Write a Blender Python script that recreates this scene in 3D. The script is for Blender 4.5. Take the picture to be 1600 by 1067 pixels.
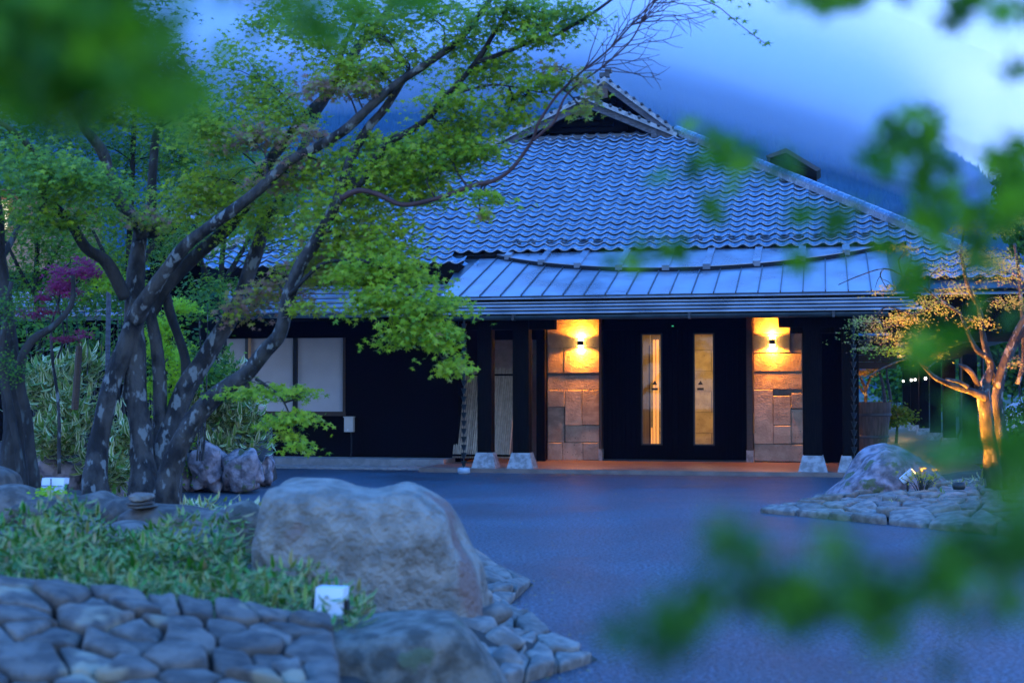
import bpy, math, random
import numpy as np
from mathutils import Vector, Matrix, noise
random.seed(7); rng = np.random.default_rng(7)
R = math.radians
for o in list(bpy.data.objects): bpy.data.objects.remove(o)
SC = bpy.context.scene; COL = SC.collection

# ------------------------------------------------------------------ camera
F = 2222.0; H = 1.6; PITCH = math.atan(76.5 / F); TH = R(12.4); CT, ST = math.cos(TH), math.sin(TH)
cd = bpy.data.cameras.new('camera'); cam = bpy.data.objects.new('camera', cd); COL.objects.link(cam)
cam.location = (0, 0, H); cam.rotation_euler = (R(90) + PITCH, 0, 0)
cd.sensor_width = 36; cd.lens = 50.0; cd.clip_start = .05; cd.clip_end = 6000
cd.dof.use_dof = True; cd.dof.focus_distance = 26.5; cd.dof.aperture_fstop = 2.0
SC.camera = cam
# ------------------------------------------------------------------ exposure, world, sun
SC.view_settings.view_transform = 'Standard'; SC.view_settings.look = 'None'
SC.view_settings.exposure = 0.0; SC.view_settings.gamma = 1.0; SC.view_settings.use_curve_mapping = False
SC.cycles.use_denoising = True
SC.cycles.max_bounces = 8; SC.cycles.volume_bounces = 4; SC.cycles.transparent_max_bounces = 12
SC.cycles.sample_clamp_indirect = 4.0
W = bpy.data.worlds.new('World'); SC.world = W; W.use_nodes = True
nt = W.node_tree; nt.nodes.clear(); N = nt.nodes.new; Lk = nt.links.new
out = N('ShaderNodeOutputWorld'); add = N('ShaderNodeAddShader')
sky = N('ShaderNodeTexSky'); sky.sky_type = 'NISHITA'; sky.sun_disc = False
sky.sun_elevation = R(4); sky.sun_rotation = R(150); sky.altitude = 600; sky.ozone_density = 4
bg1 = N('ShaderNodeBackground'); bg1.inputs[1].default_value = .05; Lk(sky.outputs[0], bg1.inputs[0])
tc = N('ShaderNodeTexCoord'); mp = N('ShaderNodeMapping'); mp.inputs['Scale'].default_value = (1.2, 1.2, 3.5)
nz = N('ShaderNodeTexNoise'); nz.inputs['Scale'].default_value = 1.6; nz.inputs['Detail'].default_value = 4
Lk(tc.outputs['Generated'], mp.inputs[0]); Lk(mp.outputs[0], nz.inputs[0])
cr = N('ShaderNodeValToRGB'); cr.color_ramp.elements[0].position = .38; cr.color_ramp.elements[1].position = .62
cr.color_ramp.elements[0].color = (.15, .29, .92, 1); cr.color_ramp.elements[1].color = (.24, .38, 1.1, 1)
Lk(nz.outputs[0], cr.inputs[0])
bg2 = N('ShaderNodeBackground'); bg2.inputs[1].default_value = 3.4; sx = N('ShaderNodeSeparateXYZ'); Lk(tc.outputs['Generated'], sx.inputs[0])
er = N('ShaderNodeValToRGB'); er.color_ramp.elements[0].position = .22; er.color_ramp.elements[1].position = .8
er.color_ramp.elements[0].color = (1.26, 1.16, .66, 1); er.color_ramp.elements[1].color = (.17, .78, 1.05, 1); Lk(sx.outputs[2], er.inputs[0])
mu = N('ShaderNodeMixRGB'); mu.blend_type = 'MULTIPLY'; mu.inputs[0].default_value = 1; Lk(cr.outputs[0], mu.inputs[1]); Lk(er.outputs[0], mu.inputs[2])
Lk(mu.outputs[0], bg2.inputs[0])
Lk(bg1.outputs[0], add.inputs[0]); Lk(bg2.outputs[0], add.inputs[1]); Lk(add.outputs[0], out.inputs[0])
sl = bpy.data.lights.new('sun', 'SUN'); sl.energy = .3; sl.angle = R(25); sl.color = (.20, .50, 1.0)
so = bpy.data.objects.new('sun', sl); COL.objects.link(so); so.rotation_euler = (R(50), 0, R(30))

# ------------------------------------------------------------------ helpers
def ray(px, py):
    x = (px - 800) / F; y = (533.5 - py) / F
    yw = math.cos(PITCH) - math.sin(PITCH) * y; zw = math.sin(PITCH) + math.cos(PITCH) * y
    return x / yw, zw / yw
def P(px, py, Y):
    a, b = ray(px, py); return Vector((a * Y, Y, H + b * Y))
def G(px, py, z=0.0):
    a, b = ray(px, py); Y = (z - H) / b; return Vector((a * Y, Y, z))
def B(px, py, v):                       # pixel -> building frame at depth plane v
    a, b = ray(px, py); Y = v / (a * ST + CT); return Vector((a * Y * CT - Y * ST, v, H + b * Y))
def U(px, v): return B(px, 500, v).x
def Z(py, v, px=950): return B(px, py, v).z

class MB:
    def __init__(s): s.v = []; s.f = []; s.a = []
    def vert(s, p): s.v.append(tuple(p)); return len(s.v) - 1
    def box(s, x0, x1, y0, y1, z0, z1):
        b = len(s.v)
        for z in (z0, z1):
            for (x, y) in ((x0, y0), (x1, y0), (x1, y1), (x0, y1)): s.v.append((x, y, z))
        s.f += [(b+3, b+2, b+1, b), (b+4, b+5, b+6, b+7), (b, b+1, b+5, b+4), (b+1, b+2, b+6, b+5), (b+2, b+3, b+7, b+6), (b+3, b, b+4, b+7)]
        return s
    def hexa(s, p):                     # 8 points: bottom ring then top ring
        b = len(s.v); s.v += [tuple(q) for q in p]
        s.f += [(b+3, b+2, b+1, b), (b+4, b+5, b+6, b+7), (b, b+1, b+5, b+4), (b+1, b+2, b+6, b+5), (b+2, b+3, b+7, b+6), (b+3, b, b+4, b+7)]
        return s
    def tube(s, pts, rad, n=8, cap=True, wob=0.0):
        pts = [Vector(p) for p in pts]; b = len(s.v); k = len(pts)
        up = Vector((0, 0, 1)); prev = None
        for i, p in enumerate(pts):
            t = (pts[min(i+1, k-1)] - pts[max(i-1, 0)])
            t = t.normalized() if t.length > 1e-9 else Vector((0, 0, 1))
            if prev is None:
                a = t.cross(Vector((0, 1, 0)) if abs(t.y) < .9 else Vector((1, 0, 0))).normalized()
            else:
                a = (prev - t * prev.dot(t)).normalized()
            prev = a; c = t.cross(a)
            for j in range(n):
                an = 2 * math.pi * j / n; r = rad[i]
                if wob: r *= 1 + wob * noise.noise(Vector((p.x*4+j*1.7, p.y*4, p.z*4+j)))
                s.v.append(tuple(p + a * (math.cos(an) * r) + c * (math.sin(an) * r)))
        for i in range(k - 1):
            for j in range(n):
                j2 = (j + 1) % n
                s.f.append((b+i*n+j, b+i*n+j2, b+(i+1)*n+j2, b+(i+1)*n+j))
        if cap:
            s.f.append(tuple(b + j for j in range(n))[::-1]); s.f.append(tuple(b + (k-1)*n + j for j in range(n)))
        return s
    def lathe(s, prof, c=(0, 0, 0), n=20):
        b = len(s.v)
        for (r, z) in prof:
            for j in range(n):
                an = 2*math.pi*j/n; s.v.append((c[0]+r*math.cos(an), c[1]+r*math.sin(an), c[2]+z))
        for i in range(len(prof)-1):
            for j in range(n):
                j2 = (j+1) % n; s.f.append((b+i*n+j, b+i*n+j2, b+(i+1)*n+j2, b+(i+1)*n+j))
        return s
    def quad(s, *p):
        b = len(s.v); s.v += [tuple(q) for q in p]; s.f.append(tuple(range(b, b+len(p)))); return s
    def mesh(s, name):
        m = bpy.data.meshes.new(name); m.from_pydata(s.v, [], s.f); m.update(); return m
    def build(s, name, mat, parent=None, smooth=False, off=None):
        o = bpy.data.objects.new(name, s.mesh(name)); COL.objects.link(o)
        o.data.materials.append(mat)
        if smooth: o.data.polygons.foreach_set('use_smooth', [True]*len(o.data.polygons))
        put(o, parent, off); return o
def put(o, parent, off=None):
    if parent is not None:
        o.parent = parent
        if off is None: off = -Vector(parent.get('_o', (0, 0, 0))) if '_o' in parent else Vector((0, 0, 0))
        o.location = off
def npmesh(name, V, Fq, mat, parent=None, attrs=None, smooth=False):
    """V (n,3) array, Fq (m,k) array of equal-size faces"""
    m = bpy.data.meshes.new(name); n = len(V); k = Fq.shape[1]; q = len(Fq)
    m.vertices.add(n); m.vertices.foreach_set('co', np.asarray(V, np.float32).ravel())
    m.loops.add(q*k); m.loops.foreach_set('vertex_index', np.asarray(Fq, np.int32).ravel())
    m.polygons.add(q); m.polygons.foreach_set('loop_start', np.arange(0, q*k, k, dtype=np.int32))
    if smooth: m.polygons.foreach_set('use_smooth', np.ones(q, bool))
    m.update(calc_edges=True)
    for an, arr in (attrs or {}).items():
        at = m.attributes.new(an, 'FLOAT', 'POINT'); at.data.foreach_set('value', np.asarray(arr, np.float32))
    m.materials.append(mat)
    o = bpy.data.objects.new(name, m); COL.objects.link(o); put(o, parent); return o
def tag(o, label=None, cat=None, group=None, kind=None):
    if label: o['label'] = label
    if cat: o['category'] = cat
    if group: o['group'] = group
    if kind: o['kind'] = kind
    return o
def thing(name, label, cat, loc=(0, 0, 0), group=None, rz=0):
    o = bpy.data.objects.new(name, None); COL.objects.link(o); o.location = loc; o.rotation_euler = (0, 0, rz)
    o.empty_display_size = .2
    o['_o'] = [float(c) for c in loc]; tag(o, label, cat, group); return o
def inst(name, mesh, parent, loc, rot=None, scale=None):
    o = bpy.data.objects.new(name, mesh); COL.objects.link(o); o.parent = parent; o.location = loc
    if rot is not None: o.rotation_euler = rot
    if scale is not None: o.scale = (scale,)*3 if isinstance(scale, (int, float)) else scale
    return o

# ------------------------------------------------------------------ materials
def material(name, c1, c2=None, scale=4, rough=.6, bump=0, bscale=30, metal=0, spec=.5, stretch=(1, 1, 1), lo=.4, hi=.6,
             rnd=0, detail=5, rvar=0, trans=0, c3=None, s3=20, t3=.62, coord='Object', bdist=.02, coat=0):
    m = bpy.data.materials.new(name); m.use_nodes = True; t = m.node_tree; n = t.nodes; l = t.links.new
    b = n['Principled BSDF']; b.inputs['Roughness'].default_value = rough; b.inputs['Metallic'].default_value = metal
    b.inputs['Specular IOR Level'].default_value = spec; b.inputs['Base Color'].default_value = (*c1, 1)
    if coat: b.inputs['Coat Weight'].default_value = coat; b.inputs['Coat Roughness'].default_value = .15
    tcn = n.new('ShaderNodeTexCoord'); mpn = n.new('ShaderNodeMapping'); mpn.inputs['Scale'].default_value = stretch
    l(tcn.outputs[coord], mpn.inputs[0])
    col = None
    if c2 is not None:
        z = n.new('ShaderNodeTexNoise'); z.inputs['Scale'].default_value = scale; z.inputs['Detail'].default_value = detail
        l(mpn.outputs[0], z.inputs[0]); r = n.new('ShaderNodeValToRGB'); e = r.color_ramp.elements
        e[0].position = lo; e[1].position = hi; e[0].color = (*c1, 1); e[1].color = (*c2, 1); l(z.outputs[0], r.inputs[0]); col = r.outputs[0]
        if rvar:
            mr = n.new('ShaderNodeMapRange'); mr.inputs['To Min'].default_value = rough - rvar; mr.inputs['To Max'].default_value = rough + rvar
            mr.inputs['From Min'].default_value = .3; mr.inputs['From Max'].default_value = .7
            l(z.outputs[0], mr.inputs[0]); l(mr.outputs[0], b.inputs['Roughness'])
    if c3 is not None:
        z3 = n.new('ShaderNodeTexNoise'); z3.inputs['Scale'].default_value = s3; z3.inputs['Detail'].default_value = 3; l(mpn.outputs[0], z3.inputs[0])
        r3 = n.new('ShaderNodeValToRGB'); r3.color_ramp.elements[0].position = t3; r3.color_ramp.elements[1].position = t3 + .05; l(z3.outputs[0], r3.inputs[0])
        mx = n.new('ShaderNodeMixRGB'); l(r3.outputs[0], mx.inputs[0]); mx.inputs[2].default_value = (*c3, 1)
        if col is not None: l(col, mx.inputs[1])
        else: mx.inputs[1].default_value = (*c1, 1)
        col = mx.outputs[0]
    if rnd:
        oi = n.new('ShaderNodeObjectInfo'); mr = n.new('ShaderNodeMapRange'); mr.inputs['To Min'].default_value = 1 - rnd; mr.inputs['To Max'].default_value = 1 + rnd
        l(oi.outputs['Random'], mr.inputs[0]); hs = n.new('ShaderNodeHueSaturation'); l(mr.outputs[0], hs.inputs['Value'])
        if col is not None: l(col, hs.inputs['Color'])
        else: hs.inputs['Color'].default_value = (*c1, 1)
        col = hs.outputs[0]
    if col is not None: l(col, b.inputs['Base Color'])
    if bump:
        z2 = n.new('ShaderNodeTexNoise'); z2.inputs['Scale'].default_value = bscale; z2.inputs['Detail'].default_value = 6; l(mpn.outputs[0], z2.inputs[0])
        bp = n.new('ShaderNodeBump'); bp.inputs['Strength'].default_value = bump; bp.inputs['Distance'].default_value = bdist
        l(z2.outputs[0], bp.inputs['Height']); l(bp.outputs[0], b.inputs['Normal'])
    return m
def leafmat(name, stops, trans=.45, rough=.45, edge=None):
    m = bpy.data.materials.new(name); m.use_nodes = True; t = m.node_tree; n = t.nodes; l = t.links.new
    b = n['Principled BSDF']; b.inputs['Roughness'].default_value = rough; b.inputs['Specular IOR Level'].default_value = .3
    at = n.new('ShaderNodeAttribute'); at.attribute_name = 'tint'
    r = n.new('ShaderNodeValToRGB'); el = r.color_ramp.elements
    while len(el) < len(stops): el.new(.5)
    for e, (p, c) in zip(el, stops): e.position = p; e.color = (*c, 1)
    oi = n.new('ShaderNodeObjectInfo'); ad = n.new('ShaderNodeMath'); ad.operation = 'ADD'; ad.use_clamp = True
    if edge == 'obj': l(oi.outputs['Random'], r.inputs[0])
    else: l(at.outputs['Fac'], r.inputs[0])
    col = r.outputs[0]
    if edge and edge != 'obj':
        a2 = n.new('ShaderNodeAttribute'); a2.attribute_name = 'edge'; mx = n.new('ShaderNodeMixRGB')
        r2 = n.new('ShaderNodeValToRGB'); r2.color_ramp.elements[0].position = .45; r2.color_ramp.elements[1].position = .7
        l(a2.outputs['Fac'], r2.inputs[0]); l(r2.outputs[0], mx.inputs[0]); l(col, mx.inputs[1]); mx.inputs[2].default_value = (*edge, 1); col = mx.outputs[0]
    tr = n.new('ShaderNodeBsdfTranslucent'); mxs = n.new('ShaderNodeMixShader'); mxs.inputs[0].default_value = trans
    l(col, b.inputs['Base Color']); l(col, tr.inputs[0]); l(b.outputs[0], mxs.inputs[1]); l(tr.outputs[0], mxs.inputs[2])
    l(mxs.outputs[0], n['Material Output'].inputs[0]); return m
def emit(name, c, s):
    m = bpy.data.materials.new(name); m.use_nodes = True; n = m.node_tree.nodes; b = n['Principled BSDF']
    b.inputs['Base Color'].default_value = (*c, 1); b.inputs['Emission Color'].default_value = (*c, 1); b.inputs['Emission Strength'].default_value = s; return m
def glass(name, c=(1, 1, 1), rough=0.0):
    m = bpy.data.materials.new(name); m.use_nodes = True; t = m.node_tree; n = t.nodes; l = t.links.new
    n.remove(n['Principled BSDF']); tr = n.new('ShaderNodeBsdfTransparent'); tr.inputs[0].default_value = (*c, 1)
    gl = n.new('ShaderNodeBsdfGlossy'); gl.inputs['Roughness'].default_value = rough + .02; fr = n.new('ShaderNodeFresnel'); fr.inputs[0].default_value = 1.45
    mx = n.new('ShaderNodeMixShader'); l(fr.outputs[0], mx.inputs[0]); l(tr.outputs[0], mx.inputs[1]); l(gl.outputs[0], mx.inputs[2])
    l(mx.outputs[0], n['Material Output'].inputs[0]); return m

M = {}
M['asphalt'] = material('asphalt', (.004, .011, .018), (.07, .12, .16), scale=30, lo=.44, hi=.58, rough=.34, bump=1.0, bscale=42, bdist=.05, detail=4, rvar=.10, spec=.7, c3=(.14, .165, .19), s3=75, t3=.66)
_t = M['asphalt'].node_tree; _b = _t.nodes['Principled BSDF']; _src = _b.inputs['Base Color'].links[0].from_socket     # damp and worn patches
_tc = _t.nodes.new('ShaderNodeTexCoord'); _n = _t.nodes.new('ShaderNodeTexNoise'); _n.inputs['Scale'].default_value = .45; _n.inputs['Detail'].default_value = 6; _n.inputs['Roughness'].default_value = .65
_m = _t.nodes.new('ShaderNodeMapRange'); _m.inputs['From Min'].default_value = .35; _m.inputs['From Max'].default_value = .65; _m.inputs['To Min'].default_value = .55; _m.inputs['To Max'].default_value = 1.35
_h = _t.nodes.new('ShaderNodeHueSaturation'); _t.links.new(_tc.outputs['Object'], _n.inputs[0]); _t.links.new(_n.outputs[0], _m.inputs[0]); _t.links.new(_m.outputs[0], _h.inputs['Value']); _t.links.new(_src, _h.inputs['Color']); _t.links.new(_h.outputs[0], _b.inputs['Base Color'])
_r = _t.nodes.new('ShaderNodeMapRange'); _r.inputs['From Min'].default_value = .35; _r.inputs['From Max'].default_value = .65; _r.inputs['To Min'].default_value = .34; _r.inputs['To Max'].default_value = .52
_t.links.new(_n.outputs[0], _r.inputs[0]); _t.links.new(_r.outputs[0], _b.inputs['Roughness'])
M['soil'] = material('soil', (.03, .022, .014), (.06, .045, .03), rough=.9, bump=.6)
M['grassland'] = material('grassland', (.02, .045, .015), (.04, .07, .02), scale=1.2, rough=.9, bump=.5)
M['tile'] = material('tile_glaze', (.12, .155, .20), (.19, .235, .29), scale=9, rough=.26, rnd=.12, spec=.9, rvar=.06, metal=.6, bump=.15, bscale=60, coord='Object')
M['tile_edge'] = material('tile_lip_shade', (.012, .014, .017), rough=.8, spec=.2)  # near-black lip colour paints in the shadow line under each tile row
M['tile_stuff'] = material('tile_glaze_far', (.11, .145, .19), (.21, .255, .31), scale=5, rough=.26, spec=.9, rvar=.06, metal=.6, bump=.15, bscale=60)
M['metal_roof'] = material('metal_roof', (.21, .24, .28), (.32, .35, .39), scale=1.3, rough=.33, metal=.55, rvar=.10, bump=.12, bscale=5, rnd=.08, detail=7)
M['metal_dark'] = material('metal_dark', (.03, .035, .04), (.06, .07, .08), scale=3, rough=.4, metal=.3, rvar=.08, bump=.1, bscale=8)
M['gutter'] = material('gutter_copper_green', (.035, .055, .06), (.06, .09, .095), scale=3, rough=.4, metal=.4)
M['darkwood'] = material('dark_wood', (.004, .003, .002), (.009, .006, .004), scale=6, stretch=(8, 8, .6), rough=.7, bump=.3, bscale=10, spec=.06)
M['blackboard'] = material('black_board', (.002, .0015, .001), (.005, .004, .003), scale=8, stretch=(14, 14, .7), rough=.7, bump=.4, bscale=16, spec=.05)
M['plaster'] = material('black_plaster', (.006, .004, .003), (.010, .007, .006), scale=30, rough=.9, bump=.5, bscale=90, spec=.04)
M['barge'] = material('weathered_board', (.05, .055, .065), (.10, .105, .12), scale=4, stretch=(2, 2, 6), rough=.65, bump=.2)
M['beige'] = material('beige_plaster', (.42, .35, .27), (.5, .42, .33), scale=8, rough=.85, bump=.15, bscale=60)
M['tuff'] = material('tuff_stone', (.36, .30, .23), (.47, .40, .31), scale=5, rough=.85, bump=.8, bscale=24, rnd=.16, c3=(.07, .06, .05), s3=26, t3=.665, bdist=.02)
M['tuff_rough'] = material('tuff_chiselled', (.33, .28, .22), (.46, .39, .31), scale=5, rough=.9, bump=1.0, bscale=34, rnd=.1, stretch=(1, 1, 2.2), bdist=.03)
M['tuff_dark'] = material('tuff_dark', (.16, .15, .13), (.22, .20, .18), scale=5, rough=.9, bump=.6, bscale=30)
M['base_stone'] = material('base_granite', (.22, .215, .20), (.40, .40, .39), scale=9, rough=.7, bump=.5, bscale=40)
M['porch'] = material('porch_floor', (.17, .12, .095), (.24, .17, .13), scale=3, rough=.42, bump=.25, bscale=60, rvar=.1)
M['ledge'] = material('ledge_concrete', (.24, .23, .21), (.32, .30, .28), scale=6, rough=.8, bump=.3)
M['paper'] = material('shoji_paper', (.56, .50, .47), (.60, .54, .51), scale=2, rough=.85)
M['frame_wood'] = material('frame_wood', (.05, .026, .014), (.08, .042, .022), scale=8, stretch=(1, 1, 8), rough=.5)
M['bamboo'] = material('dry_bamboo', (.42, .33, .22), (.55, .45, .32), scale=6, stretch=(3, 3, 1), rough=.5, rnd=.18)
M['cream'] = material('cream_enamel', (.62, .55, .46), rough=.4)
M['white'] = material('white_enamel', (.72, .74, .76), (.78, .8, .82), rough=.35)
M['black'] = material('black_paint', (.012, .012, .013), rough=.4)
M['chain'] = material('rain_chain_copper', (.04, .055, .06), (.08, .1, .1), scale=12, rough=.35, metal=.7)
M['bluepot'] = material('pale_glazed_pot', (.35, .42, .46), rough=.2)
M['barrel'] = material('barrel_wood', (.045, .03, .022), (.09, .06, .045), scale=5, stretch=(5, 5, .5), rough=.6, bump=.3)
M['bark'] = material('maple_bark', (.014, .012, .010), (.075, .066, .055), scale=7, stretch=(1, 1, .5), rough=.85, bump=1.0, bscale=26, bdist=.03, c3=(.20, .21, .19), s3=11, t3=.58)
M['bark_dark'] = material('dark_bark', (.016, .014, .011), (.045, .039, .032), scale=7, stretch=(1, 1, .4), rough=.9, bump=1.0, bscale=22, bdist=.03, c3=(.07, .08, .07), s3=8, t3=.62)
M['bark_red'] = material('red_twig', (.07, .03, .03), (.1, .045, .04), scale=7, rough=.7)
M['boulder'] = material('boulder_rock', (.20, .16, .115), (.34, .28, .21), scale=7, rough=.85, bump=1.0, bscale=20, detail=9, c3=(.24, .14, .10), s3=1.4, t3=.58, bdist=.06)
M['boulder2'] = material('boulder_grey', (.07, .058, .038), (.19, .16, .115), scale=9, rough=.85, bump=1.0, bscale=12, detail=9, c3=(.10, .12, .06), s3=4, t3=.62, bdist=.03)
M['cobble_pale'] = material('pale_cobble', (.14, .115, .088), (.26, .215, .165), scale=9, rough=.8, bump=.7, bscale=18, rnd=.25, c3=(.28, .18, .12), s3=2.5, t3=.64, bdist=.02)
M['cobble'] = material('cobble_stone', (.07, .055, .040), (.16, .125, .092), scale=9, rough=.8, bump=.7, bscale=18, rnd=.32, c3=(.26, .2, .12), s3=2.5, t3=.64, bdist=.02)
M['pinkrock'] = material('purple_rock', (.13, .10, .10), (.36, .29, .29), scale=7, rough=.8, bump=1.0, bscale=12, detail=9, c3=(.11, .12, .05), s3=4, t3=.6, bdist=.04)
M['hill'] = material('forested_hill', (.012, .03, .015), (.03, .055, .025), scale=.02, rough=.95, c3=(.10, .06, .055), s3=.018, t3=.66)
M['orange_wall'] = material('ochre_wall', (.42, .2, .09), (.5, .25, .12), rough=.8)
M['glass'] = glass('clear_glass', (.92, .95, .95))
M['emblem'] = material('emblem_black', (.015, .013, .01), rough=.5)
GREEN = [(0, (.04, .10, .008)), (.35, (.19, .34, .014)), (.65, (.46, .56, .02)), (.82, (.36, .36, .05)), (1, (.40, .20, .13))]
M['leaf'] = leafmat('maple_leaf', GREEN)
M['leaf_bg'] = leafmat('garden_leaf', [(0, (.03, .09, .008)), (.4, (.10, .24, .012)), (.8, (.26, .42, .02)), (1, (.34, .26, .08))])
M['leaf_lime'] = leafmat('lime_leaf', [(0, (.25, .45, .01)), (1, (.45, .65, .012))])
M['leaf_mag'] = leafmat('magenta_leaf', [(0, (.2, .012, .02)), (1, (.42, .03, .12))])
M['leaf_orange'] = leafmat('young_maple_leaf', [(0, (.20, .42, .01)), (.55, (.42, .44, .06)), (.85, (.48, .34, .12)), (1, (.50, .26, .16))])
M['leaf_near'] = leafmat('near_leaf', [(0, (.02, .10, .004)), (.5, (.09, .28, .006)), (1, (.24, .48, .010))], edge='obj', trans=.5)
M['sasa'] = leafmat('dwarf_bamboo_leaf', [(0, (.02, .12, .008)), (.55, (.08, .26, .02)), (.85, (.34, .34, .07)), (1, (.40, .24, .09))], edge=(.50, .42, .15), trans=.2)
M['sasa_white'] = leafmat('variegated_bamboo_leaf', [(0, (.10, .22, .03)), (.5, (.26, .36, .07)), (1, (.40, .38, .12))], edge=(.85, .78, .46), trans=.2)
M['yellow'] = leafmat('yellow_flower', [(0, (.5, .42, .02)), (1, (.7, .55, .04))])

def spot(name, loc, tgt, e, col, size=R(120), blend=.3, rad=.03, parent=None):
    d = bpy.data.lights.new(name, 'SPOT'); d.energy = e; d.color = col; d.spot_size = size; d.spot_blend = blend; d.shadow_soft_size = rad
    o = bpy.data.objects.new(name, d); COL.objects.link(o); o.location = loc
    o.rotation_euler = (Vector(tgt) - Vector(loc)).to_track_quat('-Z', 'Y').to_euler()
    if parent: o.parent = parent; o.location = Vector(loc) - Vector(parent.location)
    return o
def W2(u, v, z): return Vector((u*CT + v*ST, -u*ST + v*CT, z))     # building frame -> world

# ================================================================== GROUND
mb = MB(); mb.quad((-2400, -60, -.03), (2700, -60, -.03), (2700, 2000, -.03), (-2400, 2000, -.03))
tag(mb.build('ground', M['grassland']), kind='structure')
mb = MB(); mb.quad((-14, -40, 0), (40, -40, 0), (40, 24, 0), (26, 42, 0), (-9, 32.5, 0), (-14, 24, 0))
tag(mb.build('asphalt_drive', M['asphalt']), kind='structure')

def inside(p, poly):
    c = False; j = len(poly) - 1
    for i in range(len(poly)):
        a, b = poly[i], poly[j]
        if (a[1] > p[1]) != (b[1] > p[1]) and p[0] < (b[0]-a[0])*(p[1]-a[1])/(b[1]-a[1]) + a[0]: c = not c
        j = i
    return c
def edist(p, poly):
    d = 1e9
    for i in range(len(poly)):
        a = poly[i]; b = poly[(i+1) % len(poly)]; ex, ey = b[0]-a[0], b[1]-a[1]
        t = max(0, min(1, ((p[0]-a[0])*ex + (p[1]-a[1])*ey)/(ex*ex+ey*ey)))
        d = min(d, math.hypot(p[0]-a[0]-t*ex, p[1]-a[1]-t*ey))
    return d
def mound(name, poly, top, slope, step=.25, mat=None):
    xs = [p[0] for p in poly]; ys = [p[1] for p in poly]
    def h(x, y):
        if not inside((x, y), poly): return -.08
        d = edist((x, y), poly); tp = top(x, y) if callable(top) else top; return min(tp, d*slope) * (1 + .1*noise.noise(Vector((x*1.3, y*1.3, 0)))) - .02
    nx = int((max(xs)-min(xs))/step)+2; ny = int((max(ys)-min(ys))/step)+2
    mb = MB()
    for j in range(ny):
        for i in range(nx):
            x = min(xs)+i*step; y = min(ys)+j*step; mb.v.append((x, y, h(x, y)))
    for j in range(ny-1):
        for i in range(nx-1):
            a = j*nx+i; q = (a, a+1, a+nx+1, a+nx)
            if max(mb.v[k][2] for k in q) > -.07: mb.f.append(q)
    o = mb.build(name, mat or M['soil'], smooth=True); tag(o, kind='structure'); return o, h

# ---- cobbles from a Voronoi cut of a patch
def voronoi(pts, bounds):
    cells = []
    for i, p in enumerate(pts):
        poly = [(bounds[0], bounds[2]), (bounds[1], bounds[2]), (bounds[1], bounds[3]), (bounds[0], bounds[3])]
        for j, q in enumerate(pts):
            if i == j or abs(q[0]-p[0])+abs(q[1]-p[1]) > 1.6*bounds[4]: continue
            mx, my = (p[0]+q[0])/2, (p[1]+q[1])/2; nx, ny = q[0]-p[0], q[1]-p[1]; np_ = []
            for k in range(len(poly)):
                a, b = poly[k], poly[(k+1) % len(poly)]
                da = (a[0]-mx)*nx+(a[1]-my)*ny; db = (b[0]-mx)*nx+(b[1]-my)*ny
                if da <= 0: np_.append(a)
                if (da < 0) != (db < 0) and da != db:
                    t = da/(da-db); np_.append((a[0]+(b[0]-a[0])*t, a[1]+(b[1]-a[1])*t))
            poly = np_
            if len(poly) < 3: break
        if len(poly) >= 3: cells.append((p, poly))
    return cells
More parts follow.
